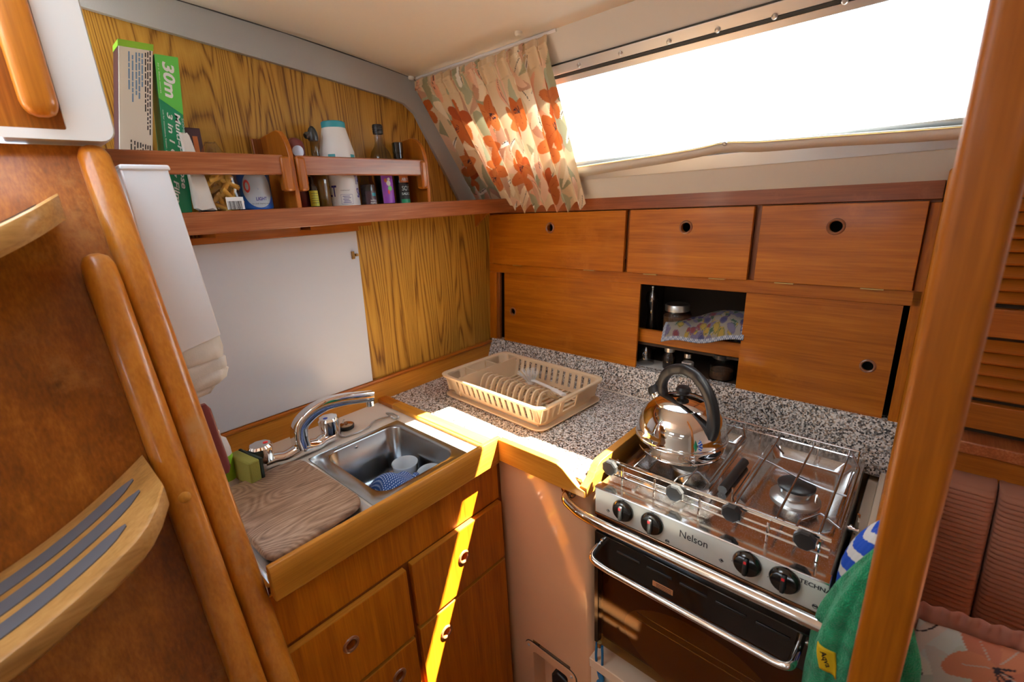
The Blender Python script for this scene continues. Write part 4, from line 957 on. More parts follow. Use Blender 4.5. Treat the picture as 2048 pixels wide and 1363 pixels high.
# side gimbal pivot with wing nut
gb = MB(); gb.lathe([(0.006, 0), (0.006, 0.02)], (1.342, -0.300, -0.045), 14, axis=(1, 0, 0)); gb.lathe([(0.010, 0.004), (0.010, 0.008)], (1.342, -0.300, -0.045), 14, axis=(1, 0, 0)); gb.tube([(1.3575, -0.300, -0.055), (1.3575, -0.300, -0.005)], [0.002, 0.004, 0.002] if False else 0.003, 8)
gb.build('gimbal_pivot', 'steel', sv)
gb = MB(); gb.lathe([(0.007, 0), (0.007, 0.016)], (0.868, -0.455, 0.0), 14, axis=(1, 0, 0)); gb.box(0.872, 0.882, -0.478, -0.44, -0.006, 0.018); gb.build('gimbal_pivot', 'steel', sv, bevel=0.002)

# ================================================================== grab rail in front of the stove
gl = thing('grab_rail', 'polished steel grab rail running across the front of the stove', 'rail', (1.1, -0.60, -0.06))
gp_ = fillet([(0.800, -0.540, -0.050), (0.812, -0.580, -0.050), (0.872, -0.602, -0.050), (0.925, -0.606, -0.050), (1.380, -0.600, -0.047)], 0.05, 8)
tube(gp_, 0.0112, 18).build('bar', 'chrome', gl, sharp=60)
lathe([(0.024, 0), (0.024, 0.002), (0.019, 0.005), (0.013, 0.007)], (0.797, -0.5385, -0.051), 28, axis=(0, -1, 0)).build('flange', 'flange_bronze', gl)
for a in (90, 210, 330): lathe([(0.003, 0), (0.002, 0.002)], V(0.797 + 0.018 * math.cos(math.radians(a)), -0.5425, -0.051 + 0.018 * math.sin(math.radians(a))), 10, axis=(0, -1, 0)).build('screw', 'steel', gl)

# ================================================================== kettle
KC = V(0.983, -0.312, 0.0330)
kt = thing('kettle', 'shiny stainless steel dome kettle with a black arched handle', 'kettle', KC)
lathe([(0, 0.001), (0.096, 0.0), (0.102, 0.002), (0.1025, 0.005), (0.1015, 0.007), (0.1045, 0.012), (0.1075, 0.026), (0.1095, 0.033), (0.1105, 0.035), (0.1090, 0.037), (0.1080, 0.040), (0.1082, 0.042), (0.1070, 0.044), (0.1055, 0.056), (0.101, 0.074), (0.093, 0.092), (0.081, 0.107), (0.067, 0.118), (0.0635, 0.1205)], KC, 72, caps=False).build('body', 'chrome', kt, sharp=35)
lid = lathe([(0.065, 0.1185), (0.0645, 0.1215), (0.052, 0.1275), (0.032, 0.1325), (0.010, 0.135), (0, 0.1352)], KC, 56, caps=False).build('lid', 'chrome', kt)
lathe([(0.008, 0.1335), (0.008, 0.140), (0.0165, 0.146), (0.018, 0.154), (0.014, 0.161), (0, 0.163)], KC, 28).build('lid_knob', 'black_bake', lid)
HN = nrm((0.447, 0.894, 0))                    # the handle plane stands askew on the dome
hp = smooth_path([(0.916, -0.279, 0.148), (0.914, -0.278, 0.178), (0.925, -0.283, 0.204), (0.946, -0.293, 0.225), (0.983, -0.312, 0.2395), (1.018, -0.330, 0.235), (1.047, -0.344, 0.214), (1.066, -0.3535, 0.184), (1.074, -0.3575, 0.150), (1.073, -0.357, 0.122), (1.068, -0.3545, 0.104)], 6)
n = len(hp); mb = MB(); mb.ribbon(hp, [0.024 + 0.006 * i / n for i in range(n)], [0.021 - 0.002 * math.sin(i * 0.9) * (10 < i < 34) for i in range(n)], up=HN, n=18, power=3.2)
ho = mb.build('handle', 'black_bake', kt, sharp=50)
mb = MB(); mb.ribbon([(0.923, -0.282, 0.118), (0.920, -0.281, 0.140), (0.916, -0.279, 0.165)], [0.026, 0.026, 0.024], [0.022, 0.022, 0.020], up=HN, n=14); mb.build('handle_bracket', 'black_bake', ho, sharp=50)
sdir = nrm((-0.60, 0.30, 0.74)); s0 = KC + V(-0.064, 0.032, 0.080)
so = lathe([(0.024, 0), (0.020, 0.018), (0.0180, 0.034), (0.0190, 0.038)], s0, 28, axis=sdir).build('spout', 'chrome', kt)
lathe([(0.0200, 0.0365), (0.0205, 0.050), (0.017, 0.058), (0, 0.059)], s0, 24, axis=sdir).build('whistle_cap', 'black_bake', so)
mb = MB(); mb.ribbon([s0 + sdir * 0.048, s0 + sdir * 0.050 + V(0.010, -0.005, 0.020), V(0.922, -0.282, 0.196)], [0.018, 0.014, 0.012], [0.010, 0.010, 0.010], up=HN, n=12); mb.build('whistle_lever', 'black_bake', so, sharp=50)

# socket recess in the cream moulding
sc_ = thing('socket_box', 'cream recessed socket surround with corner screws in the moulding', 'socket', (0.72, -0.53, -0.80))
SQ = Plane((0, -0.5385, 0), (1, 0, 0), (0, 0, 1), (0, -1, 0)); mb = MB()
so_, si_ = rrect(0.622, 0.812, -0.90, -0.662, 0.022, 5), rrect(0.652, 0.784, -0.875, -0.690, 0.012, 5)
mb.hull_loop([[SQ.p(a, b, 0.0) for a, b in so_], [SQ.p(a, b, 0.004) for a, b in so_], [SQ.p(a, b, 0.004) for a, b in si_], [SQ.p(a, b, -0.05) for a, b in si_]], caps=False)
nn_ = len(mb.v); mb.f.append(tuple(range(nn_ - 24, nn_))); mb.build('surround', 'gelcoat_bounce', sc_, sharp=40)
tube([SQ.p(a, b, 0.0004) for a, b in rrect(0.621, 0.813, -0.901, -0.661, 0.023, 5)], 0.0013, 6, closed=True).build('seal', 'rubber', sc_)
for a, b in ((0.636, -0.678), (0.797, -0.678)): lathe([(0.005, 0), (0.004, 0.002), (0.0, 0.0025)], SQ.p(a, b, 0.004), 14, axis=(0, -1, 0)).build('screw', 'steel_satin', sc_)
pgm = MB(); pgm.prism([SQ.p(a, b, -0.045) for a, b in ((0.715, -0.800), (0.715, -0.745), (0.735, -0.722), (0.775, -0.730), (0.775, -0.800))], (0, -0.04, 0)); tag(pgm.build('power_plug', 'black_plastic', bevel=0.004), 'black plug sitting in the cream recessed socket box', 'plug')
# blue cord hanging below the oven
cr = thing('rope_loop', 'blue cord loop hanging knotted below the oven corner', 'cord', (0.895, -0.548, -0.60))
tube(smooth_path([(0.889, -0.553, -0.470), (0.888, -0.555, -0.52), (0.897, -0.556, -0.572), (0.905, -0.556, -0.578), (0.907, -0.555, -0.52), (0.905, -0.553, -0.470)], 6), 0.0035, 8).build('loop', 'rope_blue', cr)
tube(smooth_path([(0.900, -0.556, -0.565), (0.910, -0.560, -0.578), (0.900, -0.563, -0.590), (0.915, -0.565, -0.600), (0.94, -0.565, -0.61)], 6), 0.0055, 8).build('knot', 'rope_blue', cr)
lathe([(0.006, 0), (0.006, 0.014)], (0.897, -0.553, -0.477), 12, axis=(0, 0, 1)).build('catch', 'brass', cr)
# ================================================================== things on the shelf
SZ = 0.658
ts = box(0.012, 0.144, -1.20, -0.832, SZ, SZ + 0.004).build('shelf_tray', 'white_plastic', bevel=0.001); tag(ts, 'thin white tray lying on the shelf under the pasta', 'tray')
Z1 = SZ + 0.0045
# cling film cartons, leaning a little
def carton(name, lab, y0, y1, x0, x1, ztop, leany, mat):
    t = thing(name, lab, 'box', ((x0 + x1) / 2, (y0 + y1) / 2, Z1))
    pl_ = Plane((x1, 0, Z1), (0, 1, 0), (0, leany, 1), (1, 0, 0)); H = ztop - Z1
    pl_.board(y0, y1, 0, H, x0 - x1, 0).build('carton', mat, t, bevel=0.001); return t, pl_, H
ct, cpn, H = carton('film_carton', 'cream printed cling film carton with a lime green top standing on the shelf', -1.165, -1.108, 0.055, 0.110, 1.000, 0.225, 'cream_card')
cpn.board(-1.166, -1.107, H - 0.012, H + 0.0005, -0.0555, 0.0005).build('coloured_end', 'lime', ct)
cpn.board(-1.1655, -1.165, 0.04, H - 0.012, -0.054, -0.001).build('picture_side', 'carton_dark', ct)
cpn.board(-1.1658, -1.165, 0.05, 0.12, -0.050, -0.006).build('picture_side', 'orange_print', ct)
rl = random.Random(11); mb = MB(); mb2 = MB()
for i, (a, b0, b1) in enumerate(((-1.1125, 0.155, 0.325), (-1.1165, 0.16, 0.322), (-1.1205, 0.21, 0.32), (-1.1125, 0.02, 0.14), (-1.1165, 0.01, 0.14), (-1.1205, 0.03, 0.142), (-1.125, 0.045, 0.142), (-1.129, 0.07, 0.145), (-1.134, 0.09, 0.146), (-1.139, 0.105, 0.148), (-1.145, 0.12, 0.150))):
    z = b1
    while z > b0 + 0.01:
        w = rl.uniform(0.004, 0.014); cpn.board(a - 0.0011, a + 0.0011, z - w, z, 0.0, 0.0002, mb=mb); z -= w + 0.003
for a, b0, b1 in ((-1.126, 0.245, 0.318), (-1.131, 0.22, 0.318), (-1.136, 0.23, 0.318), (-1.142, 0.22, 0.312), (-1.148, 0.25, 0.318), (-1.112, -0.0, 0.0)):
    z = b1
    while z > b0 + 0.01:
        w = rl.uniform(0.006, 0.02); cpn.board(a - 0.0013, a + 0.0013, z - w, z, 0.0, 0.0002, mb=mb2); z -= w + 0.002
mb.build('small_print', 'ink', ct)['kind'] = 'stuff'; plain('print_blue', (0.14, 0.26, 0.42), 0.5); mb2.build('small_print', 'print_blue', ct)['kind'] = 'stuff'
gt, gpn, H = carton('film_carton', 'green cling film carton lettered 30m standing on the shelf', -1.0745, -1.032, 0.052, 0.107, 0.984, 0.130, 'green_deep')
gpn.poly([(-1.0745, H), (-1.032, H), (-1.032, H - 0.115), (-1.0745, H - 0.085)], -0.0002, 0.0003).build('light_panel', 'green_light', gt)
dn, up = V(0, -0.130, -1), V(0, 1, -0.130)
lettering('30m', gpn.p(-1.0615, H - 0.012, 0.0008), dn, up, 0.020, 'white_ink', gt, width=0.072, shear=0.15, bold=0.03)
lettering('Multi-Purpose', gpn.p(-1.0485, H - 0.112, 0.0008), dn, up, 0.0100, 'white_ink', gt, width=0.160, shear=0.2, bold=0.02)
lettering('3 in 1 Cling Film', gpn.p(-1.0625, H - 0.112, 0.0008), dn, up, 0.0095, 'white_ink', gt, width=0.190, shear=0.2, bold=0.02)
lettering('SOMERFIELD', gpn.p(-1.0365, H - 0.122, 0.0008), dn, up, 0.0042, 'teal_glow_label', gt, width=0.072)
lettering('not for microwave, freezer, general use', gpn.p(-1.0705, H - 0.108, 0.0008), dn, up, 0.0028, 'white_ink', gt, width=0.115)
lettering('30 x 30cm metres', gpn.p(-1.0705, H - 0.016, 0.0008), dn, up, 0.0025, 'white_ink', gt, width=0.06)
# dark sachet box and white paper bag
dc = thing('sachet_box', 'small dark sachet box with an orange picture behind the white paper bag', 'box', (0.06, -0.985, Z1))
prism([(0.045, -1.003, Z1), (0.045, -0.972, Z1), (0.045, -0.967, 0.850), (0.045, -0.998, 0.850)], (0.022, 0, 0)).build('carton', 'carton_dark', dc, bevel=0.001)
prism([(0.0672, -0.990, 0.71), (0.0672, -0.980, 0.71), (0.0672, -0.976, 0.832), (0.0672, -0.986, 0.832)], (0.0004, 0, 0)).build('picture', 'orange_print', dc)
mb = MB(); L = []
for k, t in enumerate(np.linspace(0, 1, 14)):
    z = Z1 + 0.005 + 0.160 * t; w = 0.021 - 0.012 * t; d = 0.016 - 0.011 * t
    L.append([(0.127 + d * b + 0.002 * math.sin(3 * a + k), -1.010 + w * a + 0.004 * t - 0.012 * t, z + 0.003 * math.sin(5 * a)) for a, b in rrect(-1, 1, -1, 1, 0.5, 4)])
tag(mb.hull_loop(L).build('paper_bag', 'paper', sharp=60), 'white folded paper bag beside the green carton', 'bag')
# pasta bag
pb = thing('pasta_bag', 'clear bag of penne pasta with a barcode label on the shelf', 'pasta', (0.10, -0.961, Z1))
rp_ = random.Random(4); proto = None; PB = V(0.098, -0.932, 0)
for i in range(46):
    z = Z1 + 0.010 + (i // 6) * 0.0125; c = V(0.098 + rp_.uniform(-0.030, 0.034), -0.961 + rp_.uniform(-0.023, 0.023), z)
    d = nrm((rp_.uniform(-0.4, 0.4), rp_.uniform(-1, 1), rp_.uniform(0.2, 1.4))); h = 0.019
    if proto is None:
        mb = MB(); a0 = np.linspace(0, 2 * math.pi, 11)[:-1]
        mb.hull_loop([[V(r * math.cos(a), r * math.sin(a), s * h + 0.004 * math.cos(a)) for a in a0] for r, s in ((0.0058, -1), (0.0058, 1), (0.0042, 0.98), (0.0042, -0.98))], caps=False)
        mb.v = [tuple(V(p) + WORLD[pb.name]) for p in mb.v]; proto = mb.build('penne', 'pasta', pb); o = proto
    else: o = proto.copy(); col.objects.link(o); o.parent = pb
    o.location = tuple(c - WORLD[pb.name]); o.rotation_euler = Vector(d).to_track_quat('Z', 'Y').to_euler()
mb = MB(); L = []
for k, t in enumerate(np.linspace(0, 1, 16)):
    z = Z1 + 0.002 + 0.152 * t; q = max(0, (t - 0.62) / 0.38); w = (0.0345 - 0.002 * math.sin(6 * t)) * (1 - 0.72 * q) ; d = 0.042 * (1 - 0.80 * q)
    L.append([(0.098 + d * b + 0.0015 * math.sin(4 * a + 2 * k), -0.961 + w * a + 0.0015 * math.sin(5 * b + k), z + 0.003 * q * math.sin(7 * a)) for a, b in rrect(-1, 1, -1, 1, 0.55, 5)])
mb.hull_loop(L).build('bag', 'clear_bag', pb, sharp=70)
lb_ = box(0.1405, 0.1411, -0.968, -0.930, Z1 + 0.002, Z1 + 0.030).build('barcode_label', 'white_ink', pb)
mb = MB(); yy = -0.965
while yy < -0.935:
    w = rp_.choice((0.0006, 0.001, 0.0015)); mb.box(0.1411, 0.1414, yy, yy + w, Z1 + 0.002, Z1 + 0.021); yy += w + rp_.choice((0.0008, 0.0013))
mb.build('barcode', 'ink', lb_)
# blue tub
bt = thing('blue_tub', 'blue tub with a round silver label reading LIGHT on the shelf', 'tub', (0.09, -0.8835, Z1))
lathe([(0.036, 0), (0.039, 0.003), (0.040, 0.05), (0.041, 0.085), (0.043, 0.087), (0.043, 0.095), (0.0, 0.097)], (0.088, -0.8835, Z1), 40).build('body', 'blue_tub', bt)
def wrap(c, r, a0, a1, z0, z1, shape=None, n=24):
    mb = MB()
    def f(u, v):
        a = a0 + (a1 - a0) * u; return (c[0] + r * math.cos(a), c[1] + r * math.sin(a), z0 + (z1 - z0) * v)
    if shape is None: return mb.grid(f, n, 4)
    L = [[f(0.5 + 0.5 * k * math.cos(t), 0.5 + 0.5 * k * math.sin(t)) for t in np.linspace(0, 2 * math.pi, 41)[:-1]] for k in (1.0, 0.75, 0.5, 0.25, 0.02)]
    return mb.hull_loop(L, caps=False)
wrap((0.088, -0.8835), 0.0413, -0.95, 0.75, Z1 + 0.004, Z1 + 0.092, 'o').build('round_label', 'foil_grey', bt)
wrap((0.088, -0.8835), 0.0416, -0.85, -0.50, Z1 + 0.040, Z1 + 0.070, 'o').build('logo', 'red_label', bt)
wrap((0.088, -0.8835), 0.0418, -0.77, -0.58, Z1 + 0.046, Z1 + 0.064, 'o').build('logo', 'foil_grey', bt)
def curved_text(text, c, r, a0, z, h, width, mat, parent, bold=0.02):
    o = lettering(text, (0, 0, 0), (1, 0, 0), (0, 1, 0), h, mat, parent, width=width, bold=bold); org = WORLD[parent.name]
    for v in o.data.vertices:
        p = V(v.co) + org; a = a0 + p[0] / r; v.co = tuple(V(c[0] + r * math.cos(a), c[1] + r * math.sin(a), z + p[1]) - org)
    return o
curved_text('LIGHT', (0.088, -0.8835), 0.0420, -0.30, Z1 + 0.021, 0.008, 0.026, 'navy_ink', bt)
curved_text('for small cleaning tasks', (0.088, -0.8835), 0.0420, -0.55, Z1 + 0.012, 0.0035, 0.040, 'ink', bt, 0.0)
# red-purple bottle
rbt = thing('relish_bottle', 'dark red round-shouldered bottle with a painted pale reflection beside the shelf divider', 'bottle', (0.085, -0.760, SZ))
lathe([(0.020, 0), (0.021, 0.003), (0.021, 0.12), (0.0225, 0.145), (0.0235, 0.158), (0.020, 0.172), (0.010, 0.180), (0, 0.182)], (0.085, -0.757, SZ), 32).build('body', 'maroon', rbt)
wrap((0.085, -0.757), 0.0238, -0.8, 0.5, SZ + 0.132, SZ + 0.160, 'o').build('label', 'glint_blue', rbt)  # oval painted for the pale blue reflection on the bottle, no printed label
yb = thing('essence_bottle', 'small dark bottle with a yellow label between shelf bottles', 'bottle', (0.11, -0.742, SZ))
lathe([(0.011, 0), (0.012, 0.002), (0.012, 0.055), (0.006, 0.065), (0.006, 0.082)], (0.118, -0.745, SZ), 24).build('body', 'dark_glass', yb)
wrap((0.118, -0.745), 0.0123, -1.4, 1.2, SZ + 0.006, SZ + 0.046).build('label', 'yellow_label', yb)
mb = MB()
for k in range(5): mb.v += wrap((0.118, -0.745), 0.0125, -0.9, 0.7, SZ + 0.012 + 0.006 * k, SZ + 0.013 + 0.006 * k).v
mb = MB(); [mb.add(w_.v, w_.f) for w_ in [wrap((0.118, -0.745), 0.0125, -0.9, 0.7, SZ + 0.014 + 0.006 * k, SZ + 0.015 + 0.006 * k) for k in range(5)]]; mb.build('label_print', 'ink', yb)
# oil bottle with pourer
oz = thing('oil_bottle', 'amber oil bottle with a long glass neck and black pourer', 'bottle', (0.09, -0.705, SZ)); oc_ = (0.09, -0.706, SZ)
lathe([(0.022, 0), (0.024, 0.003), (0.024, 0.085), (0.021, 0.105), (0.012, 0.125), (0.0105, 0.135), (0.0100, 0.176), (0.0115, 0.178), (0.0115, 0.184)], oc_, 32).build('glass', 'clear_jar', oz)
lathe([(0.0215, 0.003), (0.0232, 0.005), (0.0232, 0.084), (0.020, 0.104), (0.012, 0.122), (0, 0.123)], oc_, 32).build('oil', 'oil', oz)
mb = MB(); mb.lathe([(0.0125, 0.176), (0.0135, 0.184), (0.0125, 0.196), (0.009, 0.206), (0.004, 0.212), (0, 0.213)], oc_, 24); mb.lathe([(0.007, 0), (0.009, 0.018), (0.007, 0.022)], V(*oc_) + V(0.0, -0.002, 0.194), 16, axis=(0.1, -0.9, -0.35)); mb.build('pourer', 'black_plastic', oz)
# salt tub
stb = thing('salt_tub', 'white salt tub with a tapered top and teal lid on the shelf', 'tub', (0.085, -0.645, SZ)); sc0 = (0.086, -0.640, SZ)
lathe([(0.043, 0), (0.045, 0.002), (0.045, 0.128), (0.0465, 0.1285), (0.0465, 0.150), (0.043, 0.163), (0.031, 0.215), (0.0305, 0.216)], sc0, 48).build('body', 'tub_white', stb, sharp=30)
lathe([(0.0318, 0.210), (0.0318, 0.226), (0.029, 0.2285), (0, 0.229)], sc0, 40).build('lid', 'teal', stb)
for a in (-1.05, 0.33): wrap(sc0, 0.0469, a, a + 0.42, SZ + 0.126, SZ + 0.141).build('teal_band', 'teal', stb)
curved_text('TABLE', sc0, 0.0456, 0.38, SZ + 0.062, 0.026, 0.055, 'navy_ink', stb)
curved_text('SALT', sc0, 0.0456, 0.48, SZ + 0.026, 0.026, 0.045, 'navy_ink', stb)
curved_text('SALT', sc0, 0.0456, -2.05, SZ + 0.030, 0.030, 0.055, 'navy_ink', stb)
curved_text('POURING SALT', sc0, 0.0456, -0.62, SZ + 0.044, 0.003, 0.026, 'ink', stb, 0)
mb = MB()
for z in (0.008, 0.034): w_ = wrap(sc0, 0.0456, -0.66, 0.06, SZ + z, SZ + z + 0.0006); mb.add(w_.v, w_.f)
for a in (-0.66, 0.053): w_ = wrap(sc0, 0.0456, a, a + 0.012, SZ + 0.008, SZ + 0.0345); mb.add(w_.v, w_.f)
for k in range(5): w_ = wrap(sc0, 0.0456, -0.55 + 0.05 * (k % 2), -0.06 - 0.06 * (k % 3), SZ + 0.012 + 0.0042 * k, SZ + 0.0134 + 0.0042 * k); mb.add(w_.v, w_.f)
mb.build('label_box', 'navy_ink', stb)
# whole pepper jar
pj = thing('pepper_jar', 'small glass jar of black peppercorns labelled WHOLE PEPPER', 'jar', (0.10, -0.563, SZ)); pc = (0.100, -0.567, SZ)
lathe([(0.020, 0), (0.0215, 0.002), (0.0215, 0.062), (0.017, 0.072), (0.017, 0.090), (0, 0.091)], pc, 32).build('jar', 'clear_jar', pj)
lathe([(0.0205, 0.002), (0.0205, 0.060), (0.0, 0.064)], pc, 28).build('peppercorns', 'peppercorn', pj)
wrap(pc, 0.0217, -0.95, 1.2, SZ + 0.004, SZ + 0.042).build('label', 'carton_dark', pj); wrap(pc, 0.0219, 0.0, 0.9, SZ + 0.028, SZ + 0.037).build('label_band', 'teal', pj)
curved_text('WHOLE', pc, 0.0220, -0.35, SZ + 0.013, 0.005, 0.024, 'white_ink', pj, 0.01); curved_text('PEPPER', pc, 0.0220, -0.35, SZ + 0.006, 0.005, 0.026, 'white_ink', pj, 0.01)
# glass bottle with black cap and purple label
gb_ = thing('sauce_bottle', 'round-shouldered glass bottle with a black cap and purple label', 'bottle', (0.09, -0.5, SZ)); g0 = (0.092, -0.502, SZ)
lathe([(0.026, 0), (0.0285, 0.003), (0.029, 0.100), (0.0315, 0.125), (0.031, 0.140), (0.026, 0.156), (0.016, 0.170), (0.0125, 0.180), (0.0122, 0.208)], g0, 40).build('glass', 'clear_jar', gb_)
lathe([(0.025, 0.004), (0.027, 0.006), (0.0275, 0.100), (0.0295, 0.125), (0, 0.127)], g0, 36).build('contents', 'dark_glass', gb_)
mb = MB(); mb.lathe([(0.0150, 0.205), (0.0150, 0.228), (0.0135, 0.231), (0, 0.231)], g0, 40)
for z in (0.210, 0.216, 0.222): mb.lathe([(0.0150, z), (0.0156, z + 0.001), (0.0156, z + 0.003), (0.0150, z + 0.004)], g0, 40, caps=False)
mb.build('cap', 'black_plastic', gb_, sharp=30)
wrap(g0, 0.0292, -0.85, 0.55, SZ + 0.006, SZ + 0.096).build('label', 'purple_label', gb_)
for a, z, w, h, m_ in ((-0.35, 0.060, 0.45, 0.016, 'cream_card'), (-0.25, 0.046, 0.50, 0.014, 'green_light'), (-0.30, 0.036, 0.25, 0.013, 'red_label'), (-0.55, 0.070, 0.30, 0.012, 'orange_print'), (-0.2, 0.076, 0.3, 0.008, 'white_ink')): wrap(g0, 0.0294, a, a + w, SZ + z - 0.004, SZ + z + h - 0.004, 'o').build('label_picture', m_, gb_)
# soy sauce
sy = thing('soy_bottle', 'black soy sauce bottle with a black cap and green-striped label', 'bottle', (0.09, -0.444, SZ)); s0_ = (0.096, -0.441, SZ)
lathe([(0.020, 0), (0.022, 0.003), (0.022, 0.095), (0.018, 0.112), (0.0125, 0.122), (0.012, 0.150)], s0_, 32).build('glass', 'dark_glass', sy)
mb = MB(); mb.lathe([(0.0152, 0.138), (0.0152, 0.152), (0.0165, 0.153), (0.0165, 0.182), (0.0145, 0.184), (0, 0.184)], s0_, 32); mb.build('cap', 'black_gloss', sy, sharp=30)
wrap(s0_, 0.0222, -1.1, 1.1, SZ + 0.004, SZ + 0.062).build('label', 'ink', sy); wrap(s0_, 0.0224, -0.85, 0.75, SZ + 0.066, SZ + 0.088).build('neck_label', 'orange_print', sy); wrap(s0_, 0.0224, -0.85, 0.85, SZ + 0.004, SZ + 0.016).build('label_stripe', 'green_deep', sy)
curved_text('AROY', s0_, 0.0227, -0.55, SZ + 0.071, 0.009, 0.028, 'white_ink', sy, 0.03); curved_text('SOY', s0_, 0.0227, -0.62, SZ + 0.042, 0.014, 0.030, 'teal_glow_label', sy); curved_text('SAUCE', s0_, 0.0227, -0.70, SZ + 0.029, 0.007, 0.032, 'teal_glow_label', sy)

# ================================================================== things in the open locker
LZ, UZ = 0.0865, 0.1695
pm = thing('pepper_mill', 'tall clear pepper mill with a steel spindle in the open locker', 'pepper mill', (0.70, 0.085, UZ)); p0 = (0.705, 0.085, UZ)
lathe([(0.022, 0), (0.024, 0.004), (0.021, 0.03), (0.014, 0.075), (0.015, 0.12), (0.021, 0.135), (0.022, 0.150), (0.017, 0.166), (0.006, 0.172)], p0, 32).build('glass', 'clear_jar', pm)
lathe([(0.003, 0.02), (0.003, 0.13), (0.007, 0.135), (0.007, 0.150), (0.003, 0.155), (0.003, 0.178), (0.0055, 0.180), (0.0055, 0.186)], p0, 16).build('spindle', 'chrome', pm)
jr = thing('storage_jar', 'large brown-filled jar with a shiny lid in the open locker', 'jar', (0.79, 0.10, UZ)); j0 = (0.790, 0.092, UZ)
lathe([(0.042, 0), (0.044, 0.004), (0.044, 0.10), (0.038, 0.114), (0.036, 0.120)], j0, 36).build('glass', 'clear_jar', jr); lathe([(0.041, 0.004), (0.0425, 0.008), (0.0425, 0.095), (0, 0.10)], j0, 32).build('contents', 'nuts', jr)
lathe([(0.039, 0.112), (0.039, 0.130), (0.037, 0.133), (0.020, 0.135), (0, 0.135)], j0, 36).build('lid', 'steel_satin', jr)
def painted_cloth(name, lab, fn, nu, nv, seed):
    mb = MB(); mb.grid(fn, nu, nv); U, W = np.meshgrid(np.linspace(0, 1, nu + 1), np.linspace(0, 1, nv + 1)); C = np.empty(U.shape + (3,)); C[:] = (0.23, 0.21, 0.18); r_ = np.random.RandomState(seed)  # ground and print colours dimmed to carry the shade inside the locker
    pal = [(0.05, 0.05, 0.13), (0.30, 0.21, 0.04), (0.17, 0.045, 0.05), (0.05, 0.09, 0.06), (0.13, 0.12, 0.19), (0.25, 0.235, 0.22)]
    for i in range(230):
        cx, cy2, a, b, t = r_.rand(), r_.rand(), 0.02 + 0.06 * r_.rand(), 0.02 + 0.04 * r_.rand(), r_.rand() * 3.14
        dx, dy = (U - cx) * 1.3, W - cy2; p_ = dx * math.cos(t) + dy * math.sin(t); q_ = -dx * math.sin(t) + dy * math.cos(t); m_ = (p_ / a) ** 2 + (q_ / b) ** 2
        C[m_ < 1] = pal[i % 6]; C[(m_ > 0.55) & (m_ < 0.75)] = pal[(i * 7 + 2) % 6] if i % 2 else (0.12, 0.10, 0.16)
    e = np.minimum(np.minimum(U, 1 - U), np.minimum(W, 1 - W)); ck = ((U * 90).astype(int) + (W * 70).astype(int)) % 2
    C[(e < 0.035) & (ck == 0)] = (0.10, 0.14, 0.24); C[(e < 0.035) & (ck == 1)] = (0.50, 0.52, 0.55)
    mb.c = C.reshape(-1, 3); return tag(mb.build(name, 'fabric_print', sharp=80, solid=0.003), lab, 'tea towel')
def tt1(u, v):
    x = 0.775 + 0.245 * u - 0.02 * v; y = 0.010 + 0.19 * v; z = UZ + 0.052 + 0.030 * u + 0.055 * math.sin(math.pi * min(1, v * 1.1)) * (0.5 + 0.5 * u) + 0.006 * math.sin(9 * u + 4 * v)
    if v < 0.12: z -= 0.030 * (1 - v / 0.12) * (1 - 0.4 * u); 
    return (x, y, z)
painted_cloth('tea_towel', 'folded floral tea towel lying uppermost in the open locker', tt1, 150, 110, 3)
def tt2(u, v): return (0.88 + 0.145 * u, 0.056 + 0.15 * v, UZ + 0.030 + 0.018 * u + 0.008 * math.sin(8 * u + 5 * v) - (0.024 * (1 - v / 0.15) if v < 0.15 else 0))
painted_cloth('tea_towel', 'floral tea towel tucked beneath the other in the open locker', tt2, 90, 90, 8)
bag = thing('sugar_jar', 'clear knobbed glass jar on white paper in the low open locker', 'jar', (0.70, 0.07, LZ)); b0_ = (0.700, 0.062, LZ)
lathe([(0.026, 0), (0.028, 0.004), (0.028, 0.045), (0.020, 0.055), (0.012, 0.060), (0.014, 0.066)], b0_, 28).build('glass', 'clear_jar', bag); lathe([(0.006, 0.01), (0.009, 0.02), (0.006, 0.03), (0.009, 0.04), (0.006, 0.05), (0.003, 0.06)], b0_, 16).build('stopper', 'chrome', bag)
tag(box(0.665, 0.83, 0.010, 0.11, LZ, LZ + 0.0012).build('paper_liner', 'paper'), 'white paper lining the low shelf of the open locker', 'paper')
